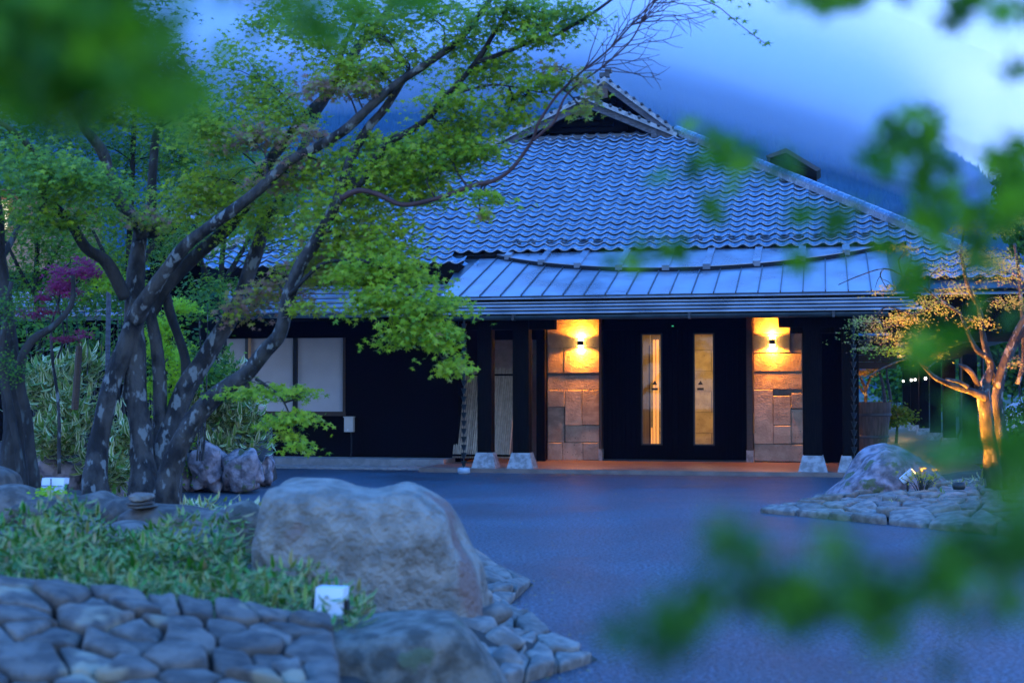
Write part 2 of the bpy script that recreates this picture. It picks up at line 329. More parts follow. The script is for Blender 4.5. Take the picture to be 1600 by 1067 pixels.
def cobbles(parent, corners, ns, nt_, mat, thick=.07, jit=.5, name='stone', gap=.9, clip=None, sz=1.0, seed=0):
    """corners: 4 world points (s0t0, s1t0, s1t1, s0t1); lay about ns x nt_ stones"""
    rr = random.Random(seed); c = [Vector(q) for q in corners]
    Ws = ((c[1]-c[0]).length + (c[2]-c[3]).length)/2; Ht = ((c[3]-c[0]).length + (c[2]-c[1]).length)/2
    def S(s, t):
        s /= Ws; t /= Ht
        return c[0]*(1-s)*(1-t)+c[1]*s*(1-t)+c[2]*s*t+c[3]*(1-s)*t
    nrm = ((c[1]-c[0]).cross(c[3]-c[0]) + (c[2]-c[1]).cross(c[2]-c[3]).normalized()*0).normalized()
    if nrm.z < 0: nrm = -nrm
    cw, ch = Ws/ns, Ht/nt_; pts = []
    for j in range(nt_):
        for i in range(ns):
            if rr.random() < .2: continue
            pts.append(((i+.5+(.25 if j % 2 else -.25)+rr.uniform(-jit, jit))*cw, (j+.5+rr.uniform(-jit, jit))*ch))
    made = 0
    for p, poly in voronoi(pts, (0, Ws, 0, Ht, 2.2*max(cw, ch))):
        if clip and not clip(p[0]/Ws, p[1]/Ht): continue
        cx = sum(q[0] for q in poly)/len(poly); cy = sum(q[1] for q in poly)/len(poly)
        # soften outline: subdivide, pull corners in
        ring = []
        for k in range(len(poly)):
            a, b = poly[k], poly[(k+1) % len(poly)]
            for t in (.10, .5, .90): ring.append((a[0]+(b[0]-a[0])*t, a[1]+(b[1]-a[1])*t))
        mb = MB(); n = len(ring); lift = rr.uniform(-.3, .5)*thick; tilt = (rr.uniform(-.10, .10), rr.uniform(-.10, .10)); o = S(cx, cy)
        for (g, hh) in ((gap, -1.0), (gap, .35), (gap*.965, .80), (gap*.84, .98)):
            for (x, y) in ring:
                dx, dy = (x-cx), (y-cy); w = 1+.13*noise.noise(Vector((x*9, y*9, hh+seed)))
                q = S(cx+dx*g*w, cy+dy*g*w) + nrm*(hh*thick + lift + (dx*tilt[0]+dy*tilt[1])) + nrm*(.020*noise.noise(Vector((x*11, y*11, 5+seed))))
                mb.v.append(tuple(q))
        for r_ in range(3):
            for k in range(n):
                k2 = (k+1) % n; mb.f.append((r_*n+k, r_*n+k2, (r_+1)*n+k2, (r_+1)*n+k))
        mb.v.append(tuple(S(cx, cy)+nrm*(thick*1.08+lift))); m_ = len(mb.v)-1
        for k in range(n): mb.f.append((3*n+k, 3*n+(k+1) % n, m_))
        mb.build(name, mat, parent, smooth=True); made += 1
    return made

def rock(name, outline, Y, depth, mat, parent=None, front=.5, nl=11, p=2.6, amp=.05, freq=2.2, lean=0.0, seed=0, loc=None):
    """outline: silhouette in pixels seen at distance Y; swelling 'depth' metres front to back"""
    pts = [P(x, y, Y) for x, y in outline]; n0 = len(pts); ring = []
    for i in range(n0):
        p0, p1, p2, p3 = pts[i-1], pts[i], pts[(i+1) % n0], pts[(i+2) % n0]
        for t in (0, .25, .5, .75):
            t2, t3 = t*t, t*t*t
            cr_ = .5*((2*p1)+(-p0+p2)*t+(2*p0-5*p1+4*p2-p3)*t2+(-p0+3*p1-3*p2+p3)*t3); ring.append(cr_*.5+(p1*(1-t)+p2*t)*.5)
    c = sum(ring, Vector())/len(ring); zb = min(q.z for q in ring); zt = max(q.z for q in ring); n = len(ring); mb = MB()
    for i in range(nl+1):
        a = -1+2*i/nl; s = max(.0, 1-abs(a)**p)**(1/p) if abs(a) < 1 else 0.0
        s = max(s, .02)
        for q in ring:
            hgt = (q.z-zb)/(zt-zb+1e-6)
            x = c.x+(q.x-c.x)*s; z = (zb+ (q.z-zb)*(.25+.75*s)) if q.z < c.z else c.z+(q.z-c.z)*s
            y = Y + a*depth*(.5) - (1-hgt)*lean*0 + hgt*lean
            v = Vector((x, y, z)); d = noise.fractal(v*freq+Vector((seed*3.1, 0, 0)), 1.0, 2.0, 4)
            e = noise.cell(v*freq*1.1+Vector((seed, 7, 0)))*.0
            d += .55*(abs(noise.noise(v*freq*2.3+Vector((seed, 2, 1))))-.25)
            dirv = (v-Vector((c.x, Y, c.z))); dirv = dirv.normalized() if dirv.length > 1e-6 else Vector((0, 0, 1))
            mb.v.append(tuple(v+dirv*(d*amp)))
    for i in range(nl):
        for k in range(n):
            k2 = (k+1) % n; mb.f.append((i*n+k, i*n+k2, (i+1)*n+k2, (i+1)*n+k))
    mb.f.append(tuple(range(n))[::-1]); mb.f.append(tuple(nl*n+k for k in range(n)))
    o = mb.build(name, mat, parent, smooth=True)
    md = o.modifiers.new('s', 'SUBSURF'); md.levels = 1; md.render_levels = 1
    return o

# ================================================================== BUILDING
VB = 30.8
bl = thing('inn_building', 'low black Japanese inn with a big blue-grey tiled hip roof behind the drive', 'building', W2(-4, 32, 0), rz=-TH)
bl['_o'] = [-4.0, 32.0, 0.0]
def part(mbx, name, mat, parent=None, smooth=False, label=None):
    o = mbx.build(name, mat, parent or bl, smooth)
    if label: o['label'] = label
    return o
PZ = .08                                                     # porch floor level
# porch slab
mb = MB(); mb.box(U(655, 27), U(1420, 27)+1.5, 27.0, 31.6, -.05, PZ); slab = part(mb, 'porch_floor', M['porch'])
mb = MB(); mb.box(-19, U(708, 29.3)-.0, 28.55, 29.6, -.05, .17); part(mb, 'ledge', M['ledge'])
# left wing wall with window opening
wv = 29.3; uL, uR = -19.0, U(716, wv)
w0, w1 = U(335, wv), U(537, wv); wz0, wz1 = Z(643, wv, 460), Z(528, wv, 460)
mb = MB(); mb.box(w1, uR, wv, wv+.2, .17, 4.3).box(uL, w0, wv, wv+.2, .17, 4.3).box(w0, w1, wv, wv+.2, .17, wz0).box(w0, w1, wv, wv+.2, wz1, 4.3)
mb.box(uR-.2, uR, wv+.2, VB+.6, .0, 4.3)
part(mb, 'wall', M['plaster'])
win = part(MB().box(w0-.02, w1+.06, wv-.035, wv+.04, wz0-.09, wz0+.005).box(w1-.004, w1+.05, wv-.03, wv+.04, wz0+.005, wz1), 'window', M['frame_wood'])
cols = [335, 386, 461, 537]
for i in range(3):
    a, b = U(cols[i], wv), U(cols[i+1], wv)
    part(MB().box(a+.04, b-.03, wv+.09, wv+.10, wz0, wz1), 'pane', M['paper'], win)
    part(MB().box(a-.05, a+.04, wv+.02, wv+.12, wz0+.005, wz1), 'mullion', M['black'], win)
part(MB().box(U(388, wv)+.0, U(391, wv)+.02, wv+.0, wv+.015, wz1-.45, wz1), 'jamb_light_strip', material('jamb_painted_light', (.6, .3, .12), rough=.5), win)  # orange strip paints warm light onto the upper jamb
mb = MB().box(w0, w1, wv+.6, wv+.65, 0.2, 3.2); part(mb, 'back_panel', M['beige'], win)
# entrance wall plane
e0, e1, e2, e3 = U(940, VB), U(1176, VB), U(855, VB), U(1253, VB)
zt = 3.35
part(MB().box(e3, U(1338, VB), VB+.1, VB+.3, PZ, zt+1), 'entrance_wall', M['blackboard'])
part(MB().box(U(838, VB), e2, VB, VB+.3, PZ, zt+1), 'entrance_wall', M['blackboard'])
mb = MB()
mb.box(uR, U(838, VB), VB+.75, VB+.95, PZ, zt+1); part(mb, 'entrance_wall', M['blackboard'])
# beige niche left of the pier
nz0, nz1 = Z(718, VB, 760), Z(530, VB, 760)
part(MB().box(uR+.01, U(838, VB)-.01, VB+.55, VB+.74, PZ, nz1), 'niche_wall', M['beige'])
part(MB().box(uR+.01, U(838, VB)-.01, VB+.3, VB+.74, nz1+.003, zt), 'niche_header', M['darkwood'])
# stone piers
def pier(name, x0, y0, sc, blocks, lab):
    u0, u1 = U(blocks[0][0]/sc+x0, VB), U(max(b[2] for b in blocks)/sc+x0, VB)
    par = part(MB().box(u0+.01, u1-.01, VB-.02, VB+.28, PZ, zt), name, M['tuff_dark'], label=lab)
    for (a, b_, c, d, pr, k) in blocks:
        ua, uc = U(a/sc+x0, VB-.1), U(c/sc+x0, VB-.1); za, zb = Z(b_/sc+y0, VB-.1, (a+c)/2/sc+x0), Z(d/sc+y0, VB-.1, (a+c)/2/sc+x0)
        g = .004; pr *= .6; yf = VB-.10-pr; mbx = MB(); w_ = .012
        x_0, x_1, z_0, z_1 = ua+g, uc-g, max(PZ, zb+g), za-g
        mbx.v += [(x_0+w_, yf, z_0+w_), (x_1-w_, yf, z_0+w_), (x_1-w_, yf, z_1-w_), (x_0+w_, yf, z_1-w_), (x_0, yf+w_, z_0), (x_1, yf+w_, z_0), (x_1, yf+w_, z_1), (x_0, yf+w_, z_1),
                  (x_0, VB-.021, z_0), (x_1, VB-.021, z_0), (x_1, VB-.021, z_1), (x_0, VB-.021, z_1)]
        mbx.f += [(0, 1, 2, 3), (0, 4, 5, 1), (1, 5, 6, 2), (2, 6, 7, 3), (3, 7, 4, 0), (4, 8, 9, 5), (5, 9, 10, 6), (6, 10, 11, 7), (7, 11, 8, 4)]
        part(mbx, 'stone_block', M['tuff_rough' if k else 'tuff'], par)
    return par
S4 = 3.952
pier('stone_pier', 690, 480, S4, [(652, 40, 975, 250, .0, 0), (652, 250, 755, 408, .0, 0), (755, 250, 975, 408, .012, 0), (652, 420, 975, 510, -.03, 0),
     (652, 510, 760, 617, .02, 0), (652, 617, 755, 835, -.03, 1), (760, 510, 865, 730, .005, 0), (865, 510, 975, 728, -.008, 1), (760, 730, 975, 835, -.02, 0),
     (652, 835, 745, 945, .0, 0), (745, 835, 870, 945, -.02, 0), (870, 835, 975, 945, .006, 0)], 'stone pier under the left wall lamp')
pier('stone_pier', 1150, 480, S4, [(105, 20, 335, 165, .0, 0), (335, 20, 408, 285, -.025, 0), (105, 165, 335, 284, .015, 0), (105, 286, 408, 398, .0, 0), (105, 398, 408, 508, -.02, 1),
     (105, 508, 225, 845, .012, 0), (225, 545, 335, 730, -.012, 0), (335, 530, 408, 625, .025, 1), (335, 630, 408, 840, -.03, 0), (225, 730, 335, 843, .01, 0),
     (105, 845, 408, 952, -.012, 0)], 'stone pier under the right wall lamp')
# jambs, head beam, doors
part(MB().box(U(937.5, VB), e0+.02, VB-.18, VB+.1, PZ+.25, zt), 'door_jamb', M['frame_wood'])
part(MB().box(U(937.5, VB)-.01, e0+.03, VB-.2, VB+.1, PZ, PZ+.25), 'door_jamb', M['base_stone'])
part(MB().box(U(1166.5, VB), U(1176, VB), VB-.18, VB+.1, PZ+.25, zt), 'door_jamb', M['frame_wood'])
part(MB().box(U(1166.5, VB)-.01, U(1176, VB)+.01, VB-.2, VB+.1, PZ, PZ+.25), 'door_jamb', M['base_stone'])
dz = Z(515, VB, 1060)
part(MB().box(e0+.02, U(1166.5, VB), VB-.02, VB+.2, dz, zt), 'door_header', M['darkwood'])
part(MB().box(e0+.02, U(1166.5, VB), VB-.12, VB+.2, PZ, PZ+.025), 'threshold', M['metal_dark'])
def slat_panel(u0, u1, v, z0, z1, parent, name='slat'):
    k = max(1, int((u1-u0)/.09)); w = (u1-u0)/k
    for i in range(k): part(MB().box(u0+i*w+.004, u0+(i+1)*w-.004, v-.03-(.006 if i % 2 else 0), v, z0, z1), name, M['blackboard'], parent)
def door(u0, u1, s0, s1, zs0, zs1, v):
    d = part(MB().box(u0, s0, v, v+.05, PZ+.026, dz).box(s1, u1, v, v+.05, PZ+.026, dz).box(s0, s1, v, v+.05, PZ+.026, zs0).box(s0, s1, v, v+.05, zs1, dz), 'door', M['blackboard'])
    slat_panel(u0, s0-.03, v, PZ+.03, dz-.01, d); slat_panel(s1+.03, u1, v, PZ+.03, dz-.01, d)
    part(MB().box(s0-.03, s0, v-.045, v+.05, zs0-.03, zs1+.03).box(s1, s1+.03, v-.045, v+.05, zs0-.03, zs1+.03).box(s0, s1, v-.045, v-.001, zs0-.03, zs0).box(s0, s1, v-.045, v-.001, zs1, zs1+.03), 'slit_frame', M['black'], d)
    part(MB().box(s0, s1, v+.02, v+.028, zs0, zs1), 'glass', M['glass'], d); return d
zs0, zs1 = Z(693.5, VB, 1060), Z(522.5, VB, 1060)
um = U(1059, VB)
d1 = door(U(978, VB), um-.002, U(1003.5, VB), U(1032, VB), zs0, zs1, VB+.02)
d2 = door(um+.002, U(1135, VB), U(1085, VB), U(1113.5, VB), zs0, zs1, VB+.02)
sp = part(MB().box(e0+.02, U(978, VB)+.06, VB+.09, VB+.14, PZ+.026, dz), 'side_panel', M['blackboard']); sp2 = part(MB().box(U(1135, VB)-.06, U(1166.5, VB), VB+.09, VB+.14, PZ+.026, dz), 'side_panel', M['blackboard'])
slat_panel(e0+.02, U(978, VB)-.02, VB+.09, PZ+.03, dz-.01, sp); slat_panel(U(1135, VB)+.02, U(1166.5, VB), VB+.09, PZ+.03, dz-.01, sp2)
for d, cx in ((d1, 1023), (d2, 1094.5)):
    v = VB+.035; a = B(cx-4, 601, v); b = B(cx+4, 601, v); t = B(cx, 594.5, v); q0 = B(cx-5, 609.5, v); q1 = B(cx+5, 606, v)
    mbx = MB(); mbx.v = [tuple(a), tuple(b), tuple(t)] + [(p_[0], p_[1]-.006, p_[2]) for p_ in (a, b, t)]
    mbx.f = [(0, 2, 1), (3, 4, 5), (0, 1, 4, 3), (1, 2, 5, 4), (2, 0, 3, 5)]; mbx.box(q0.x, q1.x, v-.006, v, q0.z, q1.z)
    part(mbx, 'emblem', M['emblem'], d, label='black triangle over a short bar')
# green sensor lamp
g = B(1051, 509.5, VB-.03); part(MB().box(g.x-.02, g.x+.02, VB-.05, VB-.021, g.z-.012, g.z+.012), 'sensor_lamp', emit('green_lamp', (.1, .9, .35), .7))
# interior: lobby
IW = 34.5
lob = part(MB().box(e0-1, e1+1.6, IW, IW+.1, PZ, 3.2), 'lobby_wall', M['tuff_dark'])
part(MB().box(e0-1.1, e0-1, VB+.3, IW, PZ, 3.2), 'lobby_wall', M['beige']); part(MB().box(e1+1.6, e1+1.7, VB+.3, IW, PZ, 3.2), 'lobby_wall', M['beige']); part(MB().box(e0-1, e1+1.6, VB+.12, IW, PZ-.2, PZ+.004), 'lobby_floor', M['beige'])
for i in range(5):
    for j in range(6):
        a = e0-.9+i*1.0+(.3 if j % 2 else 0); part(MB().box(a+.01, a+.99, IW-.05-.01*((i*3+j) % 3), IW-.001, PZ+.0+j*.5, PZ+j*.5+.49), 'stone_block', M['tuff'], lob)
part(MB().box(e0-1, e1+1.6, VB+.3, IW, 3.2, 3.25), 'lobby_ceiling', M['beige'])
scx = U(1003, 33); scr = part(MB().box(U(996, 33.2), U(1016, 33.2), 33.2, 33.3, PZ, 3.1), 'lobby_screen', material('curtain', (.2, .17, .11), (.26, .22, .14), scale=3, stretch=(8, 8, .5), rough=.7))
for k, (xa, xb) in enumerate(((1013.5, 1015.5), (1016.5, 1018.5), (1020, 1023.3), (1025, 1028.5))):
    v = 32.6; y0_ = 531 if k > 1 else (668 if k == 1 else 540)
    part(MB().box(U(xa, v), U(xb, v), v, v+.05, Z(693, v, 1010), Z(y0_, v, 1010)), 'lit_slat', emit('lit_slat', (1, .42, .10), 1.05) if k else M['frame_wood'], scr)  # orange slats emit, standing in for warm light on the louvre
il = bpy.data.lights.new('lobby_lamp', 'AREA'); il.energy = 110; il.size = 1.6; il.color = (1, .54, .14)
io = bpy.data.objects.new('lobby_lamp', il); COL.objects.link(io); io.location = W2(U(1100, 33), 32.6, 3.1)
# pillars
def pillar(xa, xb, v, ytop=505, base=True, w=None, zb=.36):
    u0, u1 = U(xa, v), U(xb, v); d = u1-u0
    pl = part(MB().box(u0, u1, v, v+d, PZ+.3, 3.3), 'pillar', M['darkwood'])
    if base:
        c = (u0+u1)/2; a, b = d/2+.10, d/2+.02; z0, z1 = PZ, PZ+.30; vc = v+d/2; mbx = MB()
        mbx.hexa([(c-a, vc-a, z0), (c+a, vc-a, z0), (c+a, vc+a, z0), (c-a, vc+a, z0), (c-b, vc-b, z1), (c+b, vc-b, z1), (c+b, vc+b, z1), (c-b, vc+b, z1)])
        part(mbx, 'stone_base', M['base_stone'], pl)
pillar(746, 768, 27.3); pillar(801, 826, 27.3); pillar(1254, 1283, 27.35); pillar(1315, 1341, 27.35)
part(MB().box(U(838, 30.1), U(851, 30.1), 30.1, 30.3, PZ, 3.3), 'post', M['darkwood'])
# beams with stepped ends
zb1, zb2 = Z(514, 27.3, 860), Z(505, 27.3, 860)
part(MB().box(U(735, 27.35), U(866, 27.35), 27.35, 27.6, zb1, 3.3), 'porch_beam', M['darkwood'])
part(MB().box(U(1216, 27.4), 8.3, 27.4, 27.65, Z(511, 27.4, 1220), 3.3), 'porch_beam', M['darkwood'])
part(MB().box(U(1235, 27.45), 8.3, 27.45, 27.6, Z(521, 27.4, 1220), Z(511, 27.4, 1220)), 'porch_beam', M['darkwood'])
part(MB().box(U(735, 27.35), 8.3, 27.36, 27.6, Z(497, 27.4, 1050)+.08, 3.32), 'lintel', M['darkwood'])
part(MB().box(-8, 9, 27.2, 31.5, 3.32, 3.36), 'porch_ceiling', M['darkwood'])
for i in range(17):
    u = -7.2+i*.9; part(MB().box(u, u+.09, 27.32, VB, 3.24, 3.318), 'rafter', M['darkwood'])

# ---- porch roof (standing seam) with courses at its edge
hv0, hz0 = 27.2, Z(461, 27.2, 950); SLP = .317
def HZ(v): return hz0+(v-hv0)*SLP
hv1 = 30.9
ua0, ua1 = U(686, hv0), U(766, hv1); ub0, ub1 = U(1398, hv0), U(1388, hv1)
hr = part(MB().hexa([(ua0, hv0, HZ(hv0)-.06), (ub0, hv0, HZ(hv0)-.06), (ub1+.6, hv1, HZ(hv1)-.06), (ua1-.6, hv1, HZ(hv1)-.06),
                     (ua0, hv0, HZ(hv0)), (ub0, hv0, HZ(hv0)), (ub1+.6, hv1, HZ(hv1)), (ua1-.6, hv1, HZ(hv1))]), 'porch_roof', M['metal_dark'])
ns = 21; us = [ua0+(ub0-ua0)*i/ns for i in range(ns+1)]
for i in range(ns):
    a, b = us[i], us[i+1]; g = .008; z_ = .004+.003*(i % 3)
    part(MB().hexa([(a+g, hv0, HZ(hv0)+.001), (b-g, hv0, HZ(hv0)+.001), (b-g, hv1, HZ(hv1)+.001), (a+g, hv1, HZ(hv1)+.001),
                    (a+g, hv0-.01, HZ(hv0)+z_), (b-g, hv0-.01, HZ(hv0)+z_), (b-g, hv1, HZ(hv1)+z_), (a+g, hv1, HZ(hv1)+z_)]), 'roof_panel', M['metal_roof'], hr)
for i in range(1, ns+1):
    a = us[i]; part(MB().hexa([(a-.011, hv0-.01, HZ(hv0)), (a+.011, hv0-.01, HZ(hv0)), (a+.011, hv1, HZ(hv1)), (a-.011, hv1, HZ(hv1)),
                               (a-.009, hv0-.01, HZ(hv0)+.04), (a+.009, hv0-.01, HZ(hv0)+.04), (a+.009, hv1, HZ(hv1)+.04), (a-.009, hv1, HZ(hv1)+.04)]), 'seam', M['metal_dark'], hr)
# eave courses (stepped sheets)
ec = part(MB().box(U(640, 26.9), U(1440, 26.9), 27.0, 27.3, 3.0, hz0-.07), 'eave', M['darkwood'])
e_z0 = Z(489, 26.62, 950)
for i in range(5):
    f0 = i/5; v0 = 26.62+.58*f0; z0 = e_z0+(hz0-e_z0)*f0+.0; z1 = e_z0+(hz0-e_z0)*(i+1)/5
    a, b = U(628+i*9, v0), U(1442-i*7, v0)
    part(MB().hexa([(a, v0, z0), (b, v0, z0), (b, v0+.2, z1-.03), (a, v0+.2, z1-.03), (a, v0, z0+.022), (b, v0, z0+.022), (b, v0+.2, z1-.005), (a, v0+.2, z1-.005)]), 'eave_sheet', M['metal_roof'], ec)
gz = Z(494.5, 26.55, 950); mb = MB(); n_ = 9
for k, uu in enumerate((U(690, 26.55), U(1388, 26.55))):
    for j in range(n_):
        a = math.pi+math.pi*j/(n_-1); mb.v.append((uu, 26.53+.075*math.cos(a), gz+.03+.085*math.sin(a)))
for j in range(n_-1): mb.f.append((j, j+1, n_+j+1, n_+j))
mb.f += [tuple(range(n_)), tuple(range(n_, 2*n_))]
gt = part(mb, 'gutter', M['gutter'], smooth=False); md = gt.modifiers.new('t', 'SOLIDIFY'); md.thickness = .006
for px in (800, 1075, 1300): part(MB().box(U(px, 26.5), U(px, 26.5)+.05, 26.44, 26.62, gz-.06, gz+.045), 'gutter_clip', M['metal_dark'], gt)
# curved upper sheet with battens
n_ = 36; cu0, cu1 = U(766, 30.6), U(1380, 30.6); mb = MB()
for i in range(n_+1):
    t = i/n_; u = cu0+(cu1-cu0)*t; v = 30.75-1.72*(1-(2*t-1)**2)**.85
    for (vv, dzz) in ((v, .03), (v, .10), (30.95, .11), (30.95, .03)): mb.v.append((u, vv, HZ(vv)+dzz))
for i in range(n_):
    for k in range(4):
        a = i*4+k; b = i*4+(k+1) % 4; mb.f.append((a, a+4, b+4, b))
ur = part(mb, 'upper_sheet', M['metal_roof'], hr)
mb = MB()
for i in range(n_+1):
    t = i/n_; u = cu0+(cu1-cu0)*t; v = 30.75-1.72*(1-(2*t-1)**2)**.85
    for (vv, dzz) in ((v-.02, .0), (v-.02, .085), (v-.003, .085), (v-.003, .0)): mb.v.append((u, vv, HZ(v)+dzz))
for i in range(n_):
    for k in range(4): a = i*4+k; b = i*4+(k+1) % 4; mb.f.append((a, a+4, b+4, b))
part(mb, 'sheet_edge', M['tile_edge'], ur)
xs_ = [(803, 795), (862, 848), (921, 905), (985, 969), (1055, 1045), (1115, 1108), (1188, 1184), (1255, 1258), (1322, 1330)]
for (xt, xb) in xs_:
    u = U(xt, 30.9); t = (u-cu0)/(cu1-cu0); v0 = 30.72-1.72*(max(0, 1-(2*t-1)**2))**.85
    part(MB().hexa([(u-.075, v0, HZ(v0)+.04), (u+.075, v0, HZ(v0)+.04), (u+.075, 30.94, HZ(30.94)+.10), (u-.075, 30.94, HZ(30.94)+.10),
                    (u-.075, v0-.02, HZ(v0)+.145), (u+.075, v0-.02, HZ(v0)+.145), (u+.075, 30.94, HZ(30.94)+.16), (u-.075, 30.94, HZ(30.94)+.16)]), 'batten', M['metal_roof'], hr)

# ---- tiled main roof
SL = .62; rv0, rz0 = 30.55, Z(393, 30.55, 900); al = math.atan(SL); PT = .334; LT = .262; DV = LT*math.cos(al); DZ = LT*math.sin(al)
def RZ(v): return rz0+(v-rv0)*SL
def plane_hit(px, py):                       # pixel -> point on the roof plane
    a, b = ray(px, py); k = a*ST+CT         # v = Y*k ; z=H+b*Y = rz0+(v-rv0)*SL
    Y = (rz0-rv0*SL-H)/(b-k*SL); v = Y*k; return Vector((a*Y*CT-Y*ST, v, H+b*Y))
gl, gr = plane_hit(788, 221), plane_hit(1056, 211); vg = (gl.y+gr.y)/2
hb = plane_hit(1500, 395); hslope = (hb.x-gr.x)/(gr.y-hb.y)
def uR_(v): return gr.x+(vg-v)*hslope
def uL_(v): return gl.x-(vg-v)*hslope
print('gable', gl, gr, 'hip', hslope, 'rows', (vg-rv0)/DV)
VL = 28.95
roof = MB(); roof.v = [(uL_(rv0), rv0, RZ(rv0)-.05), (uR_(rv0), rv0, RZ(rv0)-.05), (uR_(vg), vg+.3, RZ(vg+.3)-.05), (uL_(vg), vg+.3, RZ(vg+.3)-.05)]
roof.f = [(0, 1, 2, 3)]
# side hip planes and back
roof.v += [(uR_(VL), VL, RZ(VL)-.05), (uR_(VL)+.5, 46, RZ(VL)-.05), (gr.x, 44, RZ(vg)-.05), (uL_(VL), VL, RZ(VL)-.05), (uL_(VL)-.5, 46, RZ(VL)-.05), (gl.x, 44, RZ(vg)-.05)]
roof.f += [(4, 5, 6, 2), (7, 3, 9, 8), (3, 2, 6, 9)]
ur1 = U(1400, rv0); ul1 = U(722, rv0)
VE = rv0-2*DV
roof.v += [(ur1, VL, RZ(VL)-.05), (ur1, rv0, RZ(rv0)-.05), (ul1, rv0, RZ(rv0)-.05), (ul1, VE, RZ(VE)-.05), (uL_(VE), VE, RZ(VE)-.05)]
roof.f += [(10, 4, 1, 11), (14, 13, 12, 0)]
rf = part(roof, 'roof', M['metal_dark'])
def tile_geo():
    nx = 10; v = []; f = []
    prof = []
    for i in range(nx+1):
        t = i/nx; h = .066*(.5+.5*math.cos(2*math.pi*(t**.78)))**1.5-.012; prof.append((t*PT, h))
    for (d, lift, lip) in ((0, .030, 0), (LT*1.12, .004, 0)):
        for (x, h) in prof: v.append((x, d*math.cos(al)-(h+lift)*math.sin(al), d*math.sin(al)+(h+lift)*math.cos(al)))
    for (x, h) in prof: v.append((x, .012-(h-.006)*math.sin(al), .0+(h-.006)*math.cos(al)))
    n1 = nx+1
    for i in range(nx): f.append((i, i+1, n1+i+1, n1+i)); f.append((2*n1+i, 2*n1+i+1, i+1, i))
    return np.array(v), np.array(f)
TV, TF = tile_geo()
tm = bpy.data.meshes.new('roof_tile'); tm.from_pydata([tuple(p) for p in TV], [], [tuple(int(k) for k in q) for q in TF]); tm.materials.append(M['tile']); tm.materials.append(M['tile_edge']); tm.polygons.foreach_set('material_index', [i % 2 for i in range(len(tm.polygons))])
tm.polygons.foreach_set('use_smooth', [i % 2 == 0 for i in range(len(tm.polygons))]); tm.update()
spots = []
row = -6
while True:
    v = rv0+row*DV
    if v > vg+.1: break
    if v >= VL:
        k0 = int(math.floor((uL_(v))/PT)); k1 = int((uR_(v))/PT)
        for k in range(k0, k1+1):
            u = k*PT
            if u < uL_(v)-.05 or u+PT > uR_(v)+.15: continue
            if row < 0:
                if ul1-.1-(row+2)*.34 < u < ur1: continue
                if u < ul1 and row < -2: continue
            wp = W2(u, v, RZ(v)); px = 800+F*wp.x/wp.y
            spots.append((px, wp.y, u, v, RZ(v)+.004*math.sin(k*7.3+row*3.1)))
    row += 1
off = -Vector(bl['_o'])*0
vis = [s for s in spots if 560 < s[0] < 1600]; vis.sort(key=lambda s: s[1]); near = vis[:300]; nearset = set(map(id, near))
for s in near: inst('roof_tile', tm, rf, (s[2], s[3], s[4]), rot=(random.uniform(-.01, .01), 0, random.uniform(-.006, .006)))
rest = [s for s in spots if id(s) not in nearset]
V = np.concatenate([TV+np.array([s[2], s[3], s[4]])+rng.normal(0, .0025, 3) for s in rest]); nT = len(TV)
Fq = np.concatenate([TF+i*nT for i in range(len(rest))])
o = npmesh('roof_tiles', V, Fq, M['tile_stuff'], None); o.parent = rf; o.data.materials.append(M['tile_edge']); o.data.polygons.foreach_set('material_index', np.arange(len(Fq), dtype=np.int32) % 2); o['kind'] = 'stuff'
print('tiles', len(spots))
# dark edge board under the eave tiles
part(MB().box(ul1, ur1, rv0+.02, rv0+.1, RZ(rv0)-.16, RZ(rv0)-.01), 'eave_board', M['darkwood'], rf)
part(MB().box(ul1-.2, ur1+.1, rv0+.0, rv0+.04, RZ(rv0)-.20, RZ(rv0)-.165), 'flashing', M['metal_roof'], rf)
# snow guards: paired rings
for i in range(11):
    px = 808+i*52.3
    for dx in (0, 22.5 if True else 0):
        if i == 3: continue
        v = rv0+1.35*DV; u = U(px+dx, v); zc = RZ(v)+.045; mbx = MB(); pts = []
        for j in range(13):
            a = 2*math.pi*j/12; pts.append((u+.09*math.cos(a), v-.015+.05*math.sin(a)*.6, zc+.028+.030*math.sin(a)))
        mbx.tube(pts, [.020]*13, n=6, cap=False); part(mbx, 'snow_guard', M['metal_dark'], rf, smooth=True)
    if px > 1340: break
# hip ridges
def hip(side):
    fn = uR_ if side > 0 else uL_
    a = Vector((fn(vg), vg, RZ(vg)+.02)); b = Vector((fn(VL), VL, RZ(VL)+.02)); d = (b-a).normalized(); L = (b-a).length
    sd = d.cross(Vector((0, 0, 1))).normalized(); up = sd.cross(d).normalized()
    if up.z < 0: up = -up
    mbx = MB(); w, h = .11, .13
    mbx.hexa([a-sd*w, b-sd*w, b+sd*w, a+sd*w, a-sd*w+up*h, b-sd*w+up*h, b+sd*w+up*h, a+sd*w+up*h])
    rp = part(mbx, 'hip_ridge', M['tile_stuff']); n = int(L/.42); cm = MB(); pts = []
    for j in range(7):
        t = math.pi*j/6; pts.append(sd*(.125*math.cos(t))+up*(.09*math.sin(t)))
    for e, s_ in ((0, 1.0), (.43, 1.06)):
        for p_ in pts: cm.v.append(tuple(p_*s_+d*e))
    for j in range(6): cm.f.append((j, j+1, 8+j, 7+j))
    cm.f.append(tuple(range(7, 14)))
    me = cm.mesh('ridge_tile'); me.materials.append(M['tile'])
    for i in range(n): inst('ridge_tile', me, rp, a+d*(i*.42)+up*h)
hip(1); hip(-1)
